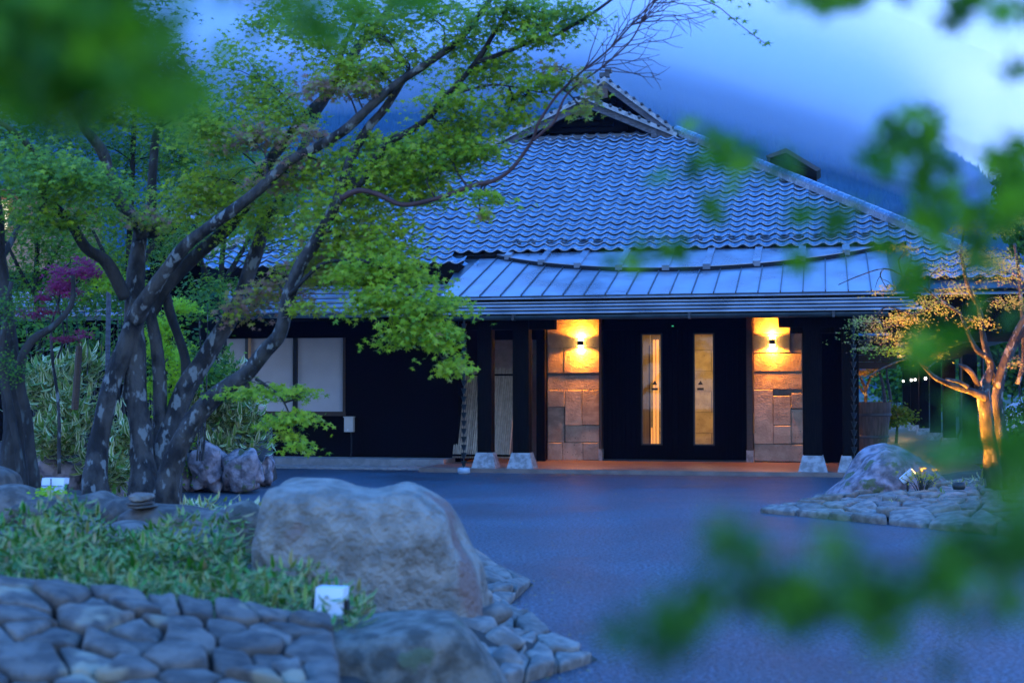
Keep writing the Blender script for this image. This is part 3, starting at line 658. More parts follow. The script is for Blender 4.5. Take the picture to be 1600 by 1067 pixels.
# lower metal skirt, left wing and right of the porch
def skirt(u0, u1, v_top, z_top, v_bot, z_bot, n, label=None):
    par = part(MB().hexa([(u0, v_bot+.05, z_bot-.12), (u1, v_bot+.05, z_bot-.12), (u1, v_top, z_bot-.10), (u0, v_top, z_bot-.10), (u0, v_bot+.05, z_bot-.02), (u1, v_bot+.05, z_bot-.02), (u1, v_top, z_top-.05), (u0, v_top, z_top-.05)]), 'lower_roof', M['darkwood'], label=label)
    for i in range(n):
        f0, f1 = i/n, (i+1)/n; va, vb = v_bot+(v_top-v_bot)*f0, v_bot+(v_top-v_bot)*f1; za, zb = z_bot+(z_top-z_bot)*f0, z_bot+(z_top-z_bot)*f1
        part(MB().hexa([(u0, va, za), (u1, va, za), (u1, vb+.02, zb-.045), (u0, vb+.02, zb-.045), (u0, va, za+.035), (u1, va, za+.035), (u1, vb+.02, zb-.01), (u0, vb+.02, zb-.01)]), 'roof_course', M['metal_roof'], par)
    part(MB().box(u0, u1, v_bot-.1, v_bot-.02, z_bot-.10, z_bot-.02), 'gutter', M['gutter'], par)
skirt(-19.5, U(700, 29), VE+.1, RZ(VE)-.08, 27.9, 3.2, 9)
part(MB().hexa([(U(700, 29)-.01, 28.0, 3.1), (U(762, 30), 28.3, 3.1), (U(775, 30.5), rv0+.1, 3.6), (U(700, 29)-.01, rv0+.1, 3.6), (U(700, 29)-.01, 28.0, 3.2), (U(762, 30), 28.3, 3.3), (U(775, 30.5), rv0+.1, RZ(rv0)-.22), (U(700, 29)-.01, rv0+.1, RZ(rv0)-.22)]), 'roof_filler', M['metal_dark'])
ru = U(1392, 28.5); skirt(ru, 14, 29.0, RZ(VL)-.1, 27.9, 2.93, 6)
part(MB().box(ru, 13, 29.0, 29.3, 2.55, 3.3), 'side_beam', M['frame_wood'])
# gables
def gable(v, apx, apy, lx, ly, rx, ry, wd, back, fill_y, name):
    A = B(apx, apy, v); L_ = B(lx, ly, v); R_ = B(rx, ry, v)
    gp = part(MB().quad(tuple(L_+Vector((.3, .35, .1))), tuple(R_+Vector((-.3, .35, .1))), tuple(A+Vector((0, .35, -.12)))), name, M['blackboard'])
    for (p0, sgn) in ((L_, -1), (R_, 1)):
        d = (A-p0); n = Vector((-d.z, 0, d.x)).normalized()
        if n.z < 0: n = -n
        w = n*wd; t = Vector((0, .09, 0))
        part(MB().hexa([p0-w, p0-w+t, A-Vector((0, 0, wd*1.15))+t, A-Vector((0, 0, wd*1.15)), p0, p0+t, A+t, A]), 'bargeboard', M['barge'], gp)
        w2 = n*.10; f_ = Vector((0, -.10, 0)); bk = Vector((0, back, 0)); ex = (p0-A).normalized()*.12
        part(MB().hexa([p0+ex+f_, p0+ex+bk, A+bk, A+f_, p0+ex+f_+w2, p0+ex+bk+w2, A+bk+Vector((0, 0, .13)), A+f_+Vector((0, 0, .13))]), 'gable_roof', M['tile_stuff'], gp)
        k = int(d.length/.26)
        for i in range(k):
            q = p0+d*((i+.5)/k)+n*.10; part(MB().tube([q+Vector((0, -.15, 0)), q+Vector((0, min(back, 2.5), 0))], [.042, .042], n=8), 'verge_tile', M['metal_dark'], gp, smooth=True)
    h = A-Vector((0, 0, wd*1.6)); part(MB().box(h.x-.09, h.x+.09, v-.06, v+.3, h.z-.22, h.z+.05), 'purlin_end', M['frame_wood'], gp)
    # louvre boards inside
    zb = min(L_.z, R_.z)+.1
    for i in range(6):
        z = zb+.12+i*.15; hw = (A.z-.35-z)/(A.z-zb)*(R_.x-L_.x)/2
        if hw > .2: part(MB().box(A.x-hw, A.x+hw, v+.24, v+.33, z, z+.10), 'louvre_board', M['blackboard'], gp)
    return A, L_, R_, gp
vgf = vg-.15
A1, L1, R1, g1 = gable(vgf, 915, 157, 787, 221, 1050, 212, .155, 3.2, 0, 'front_gable')
A2, L2, R2, g2 = gable(vg+3.0, 945, 128, 870, 185, 1056, 210, .155, 8.0, 0, 'rear_gable')
part(MB().box(L1.x+.9, R1.x-.9, vgf+.1, vgf+.3, R1.z-.05, R1.z+.12), 'gable_sill', M['metal_dark'], g1)
for i in range(6):
    u = A1.x-.95+i*.42; part(MB().tube([(u, vgf+.05, R1.z+.02), (u, vgf+.3, R1.z+.06)], [.05, .05], n=10), 'ridge_end_tile', M['tile_stuff'], g1, smooth=True)
q = B(R1.x, 0, vgf); b_ = B(1022, 211, vgf); part(MB().box(b_.x-.07, b_.x+.07, vgf-.05, vgf+.15, b_.z-.08, b_.z+.14), 'bracket', M['barge'], g1)
# finial leaf crest at the peak
pk = A2+Vector((0, -.1, .12)); part(MB().box(pk.x-.14, pk.x+.14, pk.y, pk.y+.2, pk.z, pk.z+.12).box(pk.x+.02, pk.x+.2, pk.y, pk.y+.2, pk.z+.12, pk.z+.22), 'ridge_crest', M['metal_dark'], g2)
# small dormer behind the hip
vd = 36.5; a, b, c = B(1203, 247, vd), B(1228, 238, vd), B(1276, 268, vd)
dm = part(MB().hexa([tuple(a+Vector((0, 0, -.5))), tuple(c+Vector((0, 0, -.5))), tuple(c+Vector((0, 1.5, -.5))), tuple(a+Vector((0, 1.5, -.5))), tuple(a), tuple(c), tuple(c+Vector((0, 1.5, 0))), tuple(a+Vector((0, 1.5, 0)))]), 'dormer', M['blackboard'])
part(MB().hexa([tuple(a), tuple(b+Vector((0, 0, -.02))), tuple(b+Vector((0, 1.5, -.02))), tuple(a+Vector((0, 1.5, 0))), tuple(a+Vector((-.1, 0, .06))), tuple(b+Vector((0, 0, .1))), tuple(b+Vector((0, 1.5, .1))), tuple(a+Vector((-.1, 1.5, .06)))]), 'dormer_roof', M['metal_dark'], dm)
part(MB().hexa([tuple(b+Vector((0, 0, -.02))), tuple(c), tuple(c+Vector((0, 1.5, 0))), tuple(b+Vector((0, 1.5, -.02))), tuple(b+Vector((0, 0, .1))), tuple(c+Vector((.1, 0, .06))), tuple(c+Vector((.1, 1.5, .06))), tuple(b+Vector((0, 1.5, .1)))]), 'dormer_roof', M['metal_dark'], dm)
part(MB().box(uR+.3, e0-1.2, 32, 45, 0, 4), 'rear_wall', M['plaster']); part(MB().box(e1+1.75, e1+1.9, VB+.3, 45, 0, 4), 'side_wall', M['blackboard'])
for i in range(4): part(MB().box(U(1338, 31.2), U(1400, 31.2), 31.2, 31.25, 2.06+i*.15, 2.20+i*.15), 'transom_board', M['frame_wood'])

# ================================================================== THINGS AT THE ENTRANCE
def wall_lamp(px, py, label):
    p = B(px, py, VB-.22); w = W2(p.x, p.y, p.z); t = thing('wall_lamp', label, 'wall lamp', w, 'wall lamps on the stone piers', rz=-TH); t['_o'] = [0.0, 0.0, 0.0]
    MB().box(-.06, .06, -.05, .0, -.055, .055).box(-.06, -.052, .0, .09, -.055, .055).box(.052, .06, .0, .09, -.055, .055).build('housing', M['black'], t)
    MB().box(-.03, .03, .0, .115, -.02, .02).build('bracket', M['black'], t)
    for s in (1, -1):
        MB().lathe([(.0, .0), (.04, .005), (.06, .035), (.045, .075), (0, .09)] if s > 0 else [(0, -.09), (.045, -.075), (.06, -.035), (.04, -.005), (0, 0)], (0, .045, s*.022), 12).build('bulb', emit('lamp_bulb', (1, .55, .12), 90), t, smooth=True)
        spot('wall_lamp_light', W2(p.x, p.y+.05, p.z+s*.11), W2(p.x, p.y+.40, p.z+s*1.0), 360, (1, .29, .018), R(166), .25, .04)
wall_lamp(907, 536, 'black up-and-down wall lamp on the left stone pier beside the door')
wall_lamp(1206.5, 534, 'black up-and-down wall lamp on the right stone pier beside the door')

def rain_chain(px, ytop, ybot, v, label, pot):
    p = B(px, 500, v); zt_, zb_ = Z(ytop, v, px), Z(ybot, v, px); w = W2(p.x, v, 0)
    t = thing('rain_chain', label, 'rain chain', (w.x, w.y, 0)); t['_o'] = [0., 0., 0.]
    cup = MB().lathe([(.02, 0), (.026, .01), (.055, .10), (.062, .105), (.05, .10), (.018, .015)], n=10).mesh('cup'); cup.materials.append(M['chain'])
    n = int((zt_-zb_)/.155)
    for i in range(n): inst('cup', cup, t, (0, 0, zb_+.03+i*.155))
    MB().tube([(0, 0, zb_), (0, 0, zt_)], [.008, .008], n=5).build('cord', M['chain'], t)
    if pot: MB().lathe([(0, 0), (.10, 0), (.125, .03), (.12, .12), (.10, .125), (.095, .04), (0, .03)], n=16).build('pot', M['bluepot'], t, smooth=True)
rain_chain(725, 497, 731, 26.53, 'copper cup rain chain hanging before the bamboo screen over a pale pot', True)
rain_chain(1333, 494, 737, 26.53, 'dark cup rain chain hanging in front of the rightmost porch pillar', False)

# bamboo screen
t0 = thing('bamboo_screen', 'screen of dry bamboo canes leaning against the wall left of the door', 'bamboo screen', W2(U(750, 29.4), 29.4, .17), rz=-TH); t0['_o'] = [0., 0., 0.]
bo = B(708, 711, 29.2); bu = U(795, 29.2)-bo.x; hgt = Z(577, 30.1, 760)-.17; base_u = U(750, 29.4)
for i in range(27):
    x = bo.x-base_u+bu*i/26; mbx = MB(); rr_ = .021*random.uniform(.85, 1.1); pts, rad = [], []
    hh = hgt+random.uniform(-.03, .04); ph = random.uniform(0, .3)
    for k in range(9):
        f_ = k/8; pts.append((x, -.2+.80*f_, PZ-.17+.1+hh*f_)); rad.append(rr_)
    mbx.tube(pts, rad, n=7)
    for k in range(5):
        f_ = min(.97, ph+.2*k); c_ = Vector((x, -.2+.80*f_, PZ-.17+.1+hh*f_)); dn = Vector((0, .80, hh)).normalized()*.006
        mbx.tube([c_-dn, c_+dn], [rr_*1.18]*2, n=7)
    mbx.build('cane', M['bamboo'], t0, smooth=False)
for f_ in (.03, .93): MB().box(bo.x-base_u-.03, bo.x-base_u+bu+.03, -.24+.80*f_-.02, -.24+.80*f_+.01, PZ-.07+hgt*f_-.02, PZ-.07+hgt*f_+.02).build('rail', M['darkwood'], t0)
# utility box
p = B(545, 663, wv-.1); t = thing('utility_box', 'small cream utility box with a cable low on the black wall', 'utility box', W2(p.x, p.y, p.z), rz=-TH); t['_o'] = [0., 0., 0.]
MB().box(-.10, .10, -.02, .095, -.16, .15).build('body', M['cream'], t); MB().box(-.115, .115, -.04, .095, .151, .17).build('lid', M['cream'], t)
MB().box(-.03, .0, -.028, -.021, -.12, -.10).build('latch', M['white'], t)
MB().box(-.088, .07, -.027, -.021, -.09, .135).build('cover', M['cream'], t)
MB().tube([(.04, .04, -.16), (.045, .05, -.35), (.05, .03, -.6), (.03, .02, -.75)], [.018]*4, n=6).build('cable', M['black'], t)

# ================================================================== RIGHT: barrel, walkway, car
p = B(1362, 718, 30.2); t = thing('wooden_barrel', 'tall dark wooden barrel standing right of the porch', 'barrel', W2(U(1358, 30.2), 30.2, PZ)); t['_o'] = [0., 0., 0.]
bz = Z(628, 30.2, 1360)-PZ; MB().lathe([(0, 0), (.29, 0), (.42, bz*.9), (.42, bz), (.38, bz), (.36, bz*.9), (0, bz*.88)], n=28).build('body', M['barrel'], t, smooth=False)
for f_ in (.12, .45, .80): r_ = .29+.13*min(1, f_/.9)+.012; MB().lathe([(r_, bz*f_-.03), (r_+.012, bz*f_-.02), (r_+.014, bz*f_+.02), (r_+.006, bz*f_+.03)], n=28).build('hoop', M['metal_dark'], t)
cw = thing('covered_walkway', 'long covered walkway of dark posts on stone bases right of the inn', 'walkway', W2(2.5, 45, 0), rz=-TH); cw['_o'] = [2.5, 45., 0.]
MB().box(-.5, 3.75, 31.7, 66, -.04, .05).build('floor', M['porch'], cw)
MB().box(.5, 4.2, 33.5, 66, 2.75, 2.85).build('roof', M['metal_dark'], cw)
MB().box(3.32, 3.5, 33.5, 66, 2.45, 2.749).build('beam', M['darkwood'], cw)
for i, v in enumerate((35.5, 41.3, 46.4, 51.7, 56.7, 62.3)):
    pt = MB().box(3.22, 3.55, v, v+.33, .28, 2.45).build('post', M['darkwood'], cw)
    MB().hexa([(3.12, v-.1, .05), (3.65, v-.1, .05), (3.65, v+.43, .05), (3.12, v+.43, .05), (3.18, v-.04, .28), (3.59, v-.04, .28), (3.59, v+.37, .28), (3.18, v+.37, .28)]).build('stone_base', M['base_stone'], pt)
    MB().tube([(3.72, v+.5, 2.6), (3.72, v+.5, .5), (3.66, v+.75, .3), (3.66, v+.75, .1)], [.035]*4, n=6).build('drain_pipe', M['black'], pt)
lampm = emit('walkway_lamp', (1, .93, .82), 5)
for v in (46.9, 52.2, 54.5, 60):
    lp = MB().lathe([(0, -.05), (.035, -.03), (.045, 0), (.035, .04), (0, .05)], (3.12, v, 1.98), 10).build('lamp', lampm, cw, smooth=True)
for v in (41.0, 52.2):
    d_ = bpy.data.lights.new('walkway_light', 'POINT'); d_.energy = 45; d_.color = (1, .55, .2); d_.shadow_soft_size = .08
    o_ = bpy.data.objects.new('walkway_light', d_); COL.objects.link(o_); o_.location = W2(2.6, v, 2.0)
def carbuild():
    c0 = P(1590, 640, 44); t = thing('parked_car', 'pale parked car seen behind the uplit tree', 'car', (c0.x+1.2, 44, 0), rz=R(8)); t['_o'] = [0., 0., 0.]
    cm = material('car_paint', (.55, .62, .66), rough=.25, coat=.8, metal=.2); gm = material('car_glass', (.03, .06, .08), rough=.05, spec=.9)
    prof = [(-2.2, .35), (-2.22, .7), (-2.0, .95), (-1.3, 1.05), (-.6, 1.50), (.3, 1.62), (1.3, 1.58), (1.9, 1.15), (2.2, 1.0), (2.25, .4)]
    mbx = MB(); n = len(prof)
    for y, s in ((-.85, .94), (-.78, 1), (.78, 1), (.85, .94)):
        for (x, z) in prof: mbx.v.append((x, y*(1 if z < 1.1 else .86), .35+(z-.35)*s))
    for r_ in range(3):
        for k in range(n-1): mbx.f.append((r_*n+k, r_*n+k+1, (r_+1)*n+k+1, (r_+1)*n+k))
    mbx.f += [tuple(range(n)), tuple(range(3*n, 4*n))]; mbx.build('body', cm, t, smooth=False)
    MB().hexa([(-1.2, -.83, 1.05), (1.7, -.83, 1.08), (1.7, -.80, 1.08), (-1.2, -.80, 1.05), (-.6, -.755, 1.46), (1.2, -.755, 1.50), (1.2, -.72, 1.50), (-.6, -.72, 1.46)]).build('window', gm, t)
    MB().hexa([(-1.36, -.6, 1.07), (-1.36, .6, 1.07), (-1.30, .6, 1.07), (-1.30, -.6, 1.07), (-.68, -.55, 1.49), (-.68, .55, 1.49), (-.62, .55, 1.46), (-.62, -.55, 1.46)]).build('windscreen', gm, t)
    for x in (-1.4, 1.4):
        for y in (-.80, .80): MB().tube([(x, y-.1, .33), (x, y+.1, .33)], [.33, .33], n=18).build('wheel', M['black'], t)
    for y in (-.6, .6): MB().box(-2.23, -2.1, y-.18, y+.18, .68, .84).build('headlight', M['white'], t)
carbuild()

# ================================================================== LEFT BED
poly = [(-.25, 5.0), (-.10, 7.5), (.44, 8.45), (-.02, 10.0), (.12, 11.7), (-.5, 12.4), (-1.9, 13.3), (-3.0, 14.6), (-4.3, 17.6), (-6.5, 20.0), (-13, 20.5), (-13, 5.0)]
bedL, hL = mound('planting_bed', poly, lambda x, y: float(np.interp(x, [-2.6, -1.0], [.47, .26])) if y < 11 else .46, .42)
def surf(px, py, h, it=14):
    """first point along the pixel ray on the mound"""
    a, b = ray(px, py); Y = 5.0
    for k in range(400):
        z = H+b*Y; g_ = max(0, h(a*Y, Y))
        if z <= g_: return Vector((a*Y, Y, g_))
        Y += .05
    return Vector((a*Y, Y, 0))
ckL = [P(-60, 1115, 5.55), P(540, 1115, 5.65), P(520, 975, 7.1), P(-60, 900, 6.9)]
rk1 = thing('rock_slope', 'slope of flat fitted stones in the lower left below the dwarf bamboo', 'stone slope', (ckL[0]+ckL[2])/2-Vector((0, 0, .1)))
cobbles(rk1, ckL, 9, 6, M['cobble'], thick=.06, seed=3, gap=.93)
MB().quad(*[q-Vector((0, 0, .07)) for q in ckL]).build('bedding', M['soil'], rk1)
MB().quad(ckL[0]-Vector((0, 0, .07)), ckL[1]-Vector((0, 0, .07)), ckL[1]-Vector((0, 0, .6)), ckL[0]-Vector((0, 0, .6))).build('bedding', M['soil'], rk1)
rk2 = thing('rock_apron', 'pointed apron of flat stones on the asphalt right of the big boulder', 'stone apron', G(840, 1010))
cobbles(rk2, [G(640, 1110, .04), G(930, 1030, .02), G(770, 935, .10), P(655, 985, 8.4)], 6, 7, M['cobble_pale'], thick=.045, seed=5, gap=.93)
MB().quad(G(640, 1115, .02), G(935, 1030, 0.006), G(770, 932, .05), P(650, 990, 8.4)).build('bedding', M['soil'], rk2)
rk3 = thing('rock_apron', 'small far apron of flat stones at the back of the big boulder', 'stone apron', G(780, 920))
cobbles(rk3, [G(735, 968, .05), G(795, 944, .015), G(832, 912, .015), G(735, 866, .12)], 3, 4, M['cobble_pale'], thick=.045, seed=9, gap=.93)
MB().quad(G(730, 970, .0), G(797, 945, .004), G(833, 912, .004), G(730, 864, .06)).build('bedding', M['soil'], rk3)

for i, (x, y, w, h, Y) in enumerate([(745, 985, 40, 26, 8.5), (785, 1000, 36, 20, 8.4), (730, 1020, 36, 22, 8.1), (770, 960, 30, 16, 8.9), (752, 935, 26, 16, 9.3), (790, 1030, 36, 20, 8.0), (745, 1055, 40, 24, 7.8), (560, 1000, 60, 24, 8.2), (640, 1010, 55, 24, 8.1), (500, 1000, 40, 22, 8.0)]):
    ol = [(x+w*math.cos(a)*random.uniform(.8, 1.1), y-h*math.sin(a)*random.uniform(.75, 1.1)) for a in [k*math.pi*2/8 for k in range(8)]][::-1]
    rock('stone', ol, Y, .28, M['cobble_pale'], rk2, amp=.03, freq=5, seed=i+80, nl=6, p=3.2)
big = rock('boulder', [(416, 800), (424, 760), (445, 750), (520, 753), (585, 764), (632, 752), (668, 762), (702, 790), (724, 845), (752, 890), (762, 1010), (740, 1050), (560, 1040), (430, 1020), (400, 950), (405, 870)], 9.0, 1.3, M['boulder'], amp=.05, freq=1.9, p=4.0, seed=1, nl=14)
tag(big, 'largest pale boulder with a rusty patch, front left beside the drive', 'boulder')
b2 = rock('boulder', [(430, 1110), (448, 1030), (480, 985), (560, 975), (640, 965), (715, 960), (760, 1010), (800, 1110)], 7.3, 1.0, M['boulder2'], amp=.05, freq=2.5, p=3.4, seed=2)
tag(b2, 'low mossy grey boulder at the bottom edge in front of the largest boulder', 'boulder')
b3 = rock('boulder', [(355, 790), (385, 783), (408, 800), (410, 860), (360, 870), (345, 840)], 10.6, .5, M['boulder2'], amp=.04, freq=3, seed=3)
tag(b3, 'narrow upright greenish stone touching the left side of the largest boulder', 'boulder')
rl = thing('rock_row', 'row of rounded dark stones behind the dwarf bamboo on the left bed', 'stone row', (-3.5, 12, .4))
for i, (x, y, w, h, Y) in enumerate([(25, 800, 62, 45, 12.5), (90, 800, 70, 28, 12.3), (150, 795, 55, 28, 12.6), (205, 800, 40, 30, 12.4), (262, 812, 75, 30, 11.8), (335, 820, 50, 24, 11.6), (20, 845, 60, 26, 11), (110, 830, 60, 25, 11.2), (200, 835, 60, 22, 11.2), (310, 845, 70, 22, 10.8), (60, 870, 60, 22, 10.4), (-10, 770, 45, 50, 12.8)]):
    ol = [(x+w*math.cos(a)*random.uniform(.85, 1.1), y-h*math.sin(a)*random.uniform(.8, 1.1)) for a in [k*math.pi*2/9 for k in range(9)]][::-1]
    rock('stone', ol, Y, .7, M['cobble'], rl, amp=.03, freq=3, seed=i+10, nl=8, p=2.6)
for i, (x, y, w, h, m_) in enumerate([(222, 776, 20, 8, 'boulder'), (220, 785, 22, 3, 'cobble'), (222, 790, 24, 3.5, 'cobble')]):
    ol = [(x+w*math.cos(a), y-h*math.sin(a)*random.uniform(.8, 1.1)) for a in [k*math.pi*2/9 for k in range(9)]][::-1]
    s_ = rock('stone', ol, 11.6, .3, M[m_], rl, amp=.01, freq=5, seed=i+40, nl=6)

def floodlight(px, py, Y, w, h, label):
    p = P(px, py, Y); t = thing('floodlight', label, 'floodlight', (p.x, p.y, p.z-h/2-.12), rz=R(-12)); t['_o'] = [0., 0., 0.]
    z0 = .12
    MB().hexa([(-w/2, -.05, z0), (w/2, -.05, z0), (w/2, .04, z0), (-w/2, .04, z0), (-w/2, -.02, z0+h), (w/2, -.02, z0+h), (w/2, .07, z0+h), (-w/2, .07, z0+h)]).build('housing', M['white'], t)
    MB().box(-w/2-.02, -w/2-.003, -.02, .02, -.02, z0+h*.6).box(w/2+.003, w/2+.02, -.02, .02, -.02, z0+h*.6).box(-w/2, w/2, -.02, .02, -.02, -.002).build('bracket', M['black'], t)
    return t
floodlight(517, 940, 7.4, .15, .15, 'white box floodlight in the dwarf bamboo before the largest boulder')
t = floodlight(85, 758, 12.9, .22, .13, 'pale floodlight with a wire guard between the left trunks')
MB().box(-.11, .11, -.06, -.052, .18, .186).box(-.003, .003, -.065, -.053, .12, .25).build('wire_guard', M['black'], t)

# ================================================================== RIGHT BED
polyR = [(4.3, 19.2), (5.0, 18.5), (6.5, 17.9), (9, 17.5), (16, 17.8), (16, 24.5), (8.0, 24.0), (5.6, 21.8), (4.3, 20.2)]
bedR, hR = mound('planting_bed_right', polyR, .46, .30)
rr1 = thing('rock_slope', 'fitted grey stones edging the right bed below the uplit tree', 'stone slope', G(1400, 820))
cR = [G(1186, 801, .0), G(1660, 842, .03), P(1660, 742, 19.6), P(1290, 778, 19.4)]
cobbles(rr1, cR, 13, 6, M['cobble_pale'], thick=.06, seed=12, gap=.93, jit=.4)
MB().quad(*[q-Vector((0, 0, .05)) for q in cR]).build('bedding', M['soil'], rr1)
b4 = rock('boulder', [(1296, 785), (1318, 750), (1350, 715), (1385, 704), (1420, 710), (1450, 735), (1475, 775), (1430, 800), (1350, 800)], 19.8, 1.4, M['pinkrock'], amp=.20, freq=2.0, p=3.2, seed=4)
tag(b4, 'big angular bluish boulder on the right bed by the porch corner', 'boulder')
lp = P(1418, 744, 18.9); t = thing('garden_spotlight', 'small white cylinder spotlight on the right bed beside yellow flowers', 'spotlight', (lp.x, lp.y, lp.z-.2)); t['_o'] = [0., 0., 0.]
dirn = (P(1545, 640, 18.6)-lp).normalized()
MB().tube([Vector((0, 0, .2))-dirn*.10, Vector((0, 0, .2))+dirn*.10], [.055, .06], n=14).build('head', M['white'], t); MB().tube([(0, 0, 0), (0, 0, .2)], [.015, .015], n=6).build('stake', M['black'], t)
MB().tube([Vector((0, 0, .2))+dirn*.101, Vector((0, 0, .2))+dirn*.104], [.05, .05], n=14).build('lens', emit('spot_lens', (1, .6, .15), 8), t)
ul = P(1498, 757, 17.9); t = thing('added_uplight', 'added low dark uplight hidden in the grass left of the uplit trunk', 'uplight', (ul.x, ul.y, ul.z-.06)); t['_o'] = [0., 0., 0.]  # extra uplight, added to brighten the lower trunk
MB().lathe([(0, 0), (.07, 0), (.08, .03), (.075, .09), (.06, .085), (.055, .05), (0, .05)], n=14).build('housing', M['black'], t, smooth=True)
spot('added_uplight_light', ul+Vector((0, 0, .06)), P(1545, 640, 18.5), 1000, (1, .33, .022), R(75), .5, .04)
spot('tree_uplight', lp+dirn*.14, P(1525, 600, 18.4), 1500, (1, .34, .025), R(110), .5, .03)

# ================================================================== FOLIAGE
def frame_from(nrm, spin):
    """per-leaf orthonormal frames"""
    n = nrm/np.linalg.norm(nrm, axis=1, keepdims=True); ref = np.where(np.abs(n[:, 2:3]) > .95, np.array([[1., 0, 0]]), np.array([[0, 0, 1.]]))
    a = np.cross(ref, n); a /= np.linalg.norm(a, axis=1, keepdims=True); b = np.cross(n, a)
    c, s = np.cos(spin)[:, None], np.sin(spin)[:, None]; return a*c+b*s, -a*s+b*c, n
def maple_template(lobes=5):
    v = [(0, 0, 0)]; f = []; angs = [90+a for a in ((-125, -62, 0, 62, 125) if lobes == 5 else (-60, 0, 60))]; ln = (.55, .85, 1, .85, .55) if lobes == 5 else (.8, 1, .8)
    k = len(angs); ring = []
    for i, (a, l_) in enumerate(zip(angs, ln)):
        an = a-31; ring.append((.30*math.cos(R(an)), .30*math.sin(R(an)), .0)); ring.append((l_*math.cos(R(a)), l_*math.sin(R(a)), -.16*l_))
    ring.append((.30*math.cos(R(angs[-1]+31)), .30*math.sin(R(angs[-1]+31)), 0)); v += ring
    for i in range(k): f.append((0, 1+2*i, 2+2*i, 3+2*i))
    return np.array(v, float), np.array(f)
MT5 = maple_template(5); MT3 = maple_template(3)
OV = (np.array([(0, -.1, 0), (.34, .4, .06), (0, 1, -.05), (-.34, .4, .06)], float), np.array([(0, 1, 2, 3)]))
def leaves(name, C, size, tint, mat, parent, tmpl=MT5, tiltsd=.5, nrm=None, stuff=True):
    n = len(C); T, TFc = tmpl; k = len(T)
    if nrm is None: nrm = np.stack([rng.normal(0, tiltsd, n), rng.normal(-.7, tiltsd, n), np.ones(n)*.9], 1)
    a, b, c = frame_from(nrm, rng.uniform(0, 6.283, n)); sz = (size*rng.uniform(.6, 1.25, n))[:, None, None]
    V = C[:, None, :]+sz*(T[None, :, 0:1]*a[:, None, :]+T[None, :, 1:2]*b[:, None, :]+T[None, :, 2:3]*c[:, None, :])
    Fq = (TFc[None]+(np.arange(n)*k)[:, None, None]).reshape(-1, TFc.shape[1])
    o = npmesh(name, V.reshape(-1, 3), Fq, mat, parent, {'tint': np.repeat(np.clip(tint, 0, 1), k)})
    if stuff: o['kind'] = 'stuff'
    return o
def clump_pts(px, py, rx, ry, Y, n, dY=None, pads=3):
    c = P(px, py, Y); sx, sz_ = rx/F*Y, ry/F*Y; sy = dY if dY else max(sx*.8, .3)
    out_ = []
    if pads:
        pc = [(random.uniform(-.6, .6), random.uniform(-.6, .6), random.uniform(-.8, .8)) for _ in range(pads)]
        k = rng.integers(0, pads, n); pc = np.array(pc)[k]
        r_ = rng.normal(0, .52, (n, 3)); q = pc+r_*np.array([1, 1, .75]); q[:, 2] -= .5*np.abs(r_[:, 0])**1.5
    else:
        q = rng.normal(0, .5, (n, 3))
    q = np.clip(q, -1.9, 1.9)
    return np.array(c)+q*np.array([sx, sy, sz_])
def crom(pts, n=4):
    out_ = []; k = len(pts)
    for i in range(k-1):
        p0, p1, p2, p3 = pts[max(i-1, 0)], pts[i], pts[i+1], pts[min(i+2, k-1)]
        for j in range(n):
            t = j/n; out_.append(.5*((2*p1)+(-p0+p2)*t+(2*p0-5*p1+4*p2-p3)*t*t+(-p0+3*p1-3*p2+p3)*t**3))
    out_.append(pts[-1]); return out_
RS = None
def limb(tree, pts, Y0, Y1, mat, name='branch', n=10, wob=.16):
    """pts: (px,py,radius px)"""
    k = len(pts); w = [P(x, y, Y0+(Y1-Y0)*i/(k-1)) for i, (x, y, r) in enumerate(pts)]
    rf_ = (.58 if name == 'trunk' else .72) if RS is None else RS
    rad = [r*rf_/F*(Y0+(Y1-Y0)*i/(k-1)) for i, (x, y, r) in enumerate(pts)]
    wr = crom([np.array((*w[i], rad[i])) for i in range(k)], 4)
    pp = [Vector(q[:3])+Vector((noise.noise(Vector(q[:3])*2.3), noise.noise(Vector(q[:3])*2.3+Vector((9, 0, 0))), 0))*(float(q[3])*.35) for q in wr]
    mb = MB(); mb.tube(pp, [max(.002, float(q[3])) for q in wr], n=n, wob=wob); mb.build(name, mat, tree, smooth=True)
    return [(p, float(q[3])) for p, q in zip(pp, wr)]
def twigs(tree, skel, clumps, mat, sub=4, r0=.012):
    mb = MB(); sp = [p for p, r in skel]
    for (px, py, rx, ry, Y) in clumps:
        c = P(px, py, Y); best = min(sp, key=lambda p: (p-c).length+.4*max(0, p.z-c.z)*0)
        mid = (best+c)/2+Vector((random.uniform(-.1, .1), random.uniform(-.1, .1), .12*(c-best).length))
        path = crom([np.array(best), np.array(mid), np.array(c)], 4); L = len(path)
        mb.tube([Vector(q) for q in path], [r0*(1-.6*i/L) for i in range(L)], n=5, cap=False)
        sx, sz_ = rx/F*Y, ry/F*Y
        for k in range(sub):
            e = c+Vector((random.uniform(-1, 1)*sx, random.uniform(-.6, .6)*sx, random.uniform(-.7, .6)*sz_)); s_ = Vector(path[random.randrange(L//2, L)])
            m2 = (s_+e)/2+Vector((0, 0, .05*(e-s_).length+.02)); mb.tube([s_, m2, e], [r0*.45, r0*.35, r0*.18], n=4, cap=False)
    mb.build('twig', mat, tree, smooth=True)['kind'] = 'stuff'

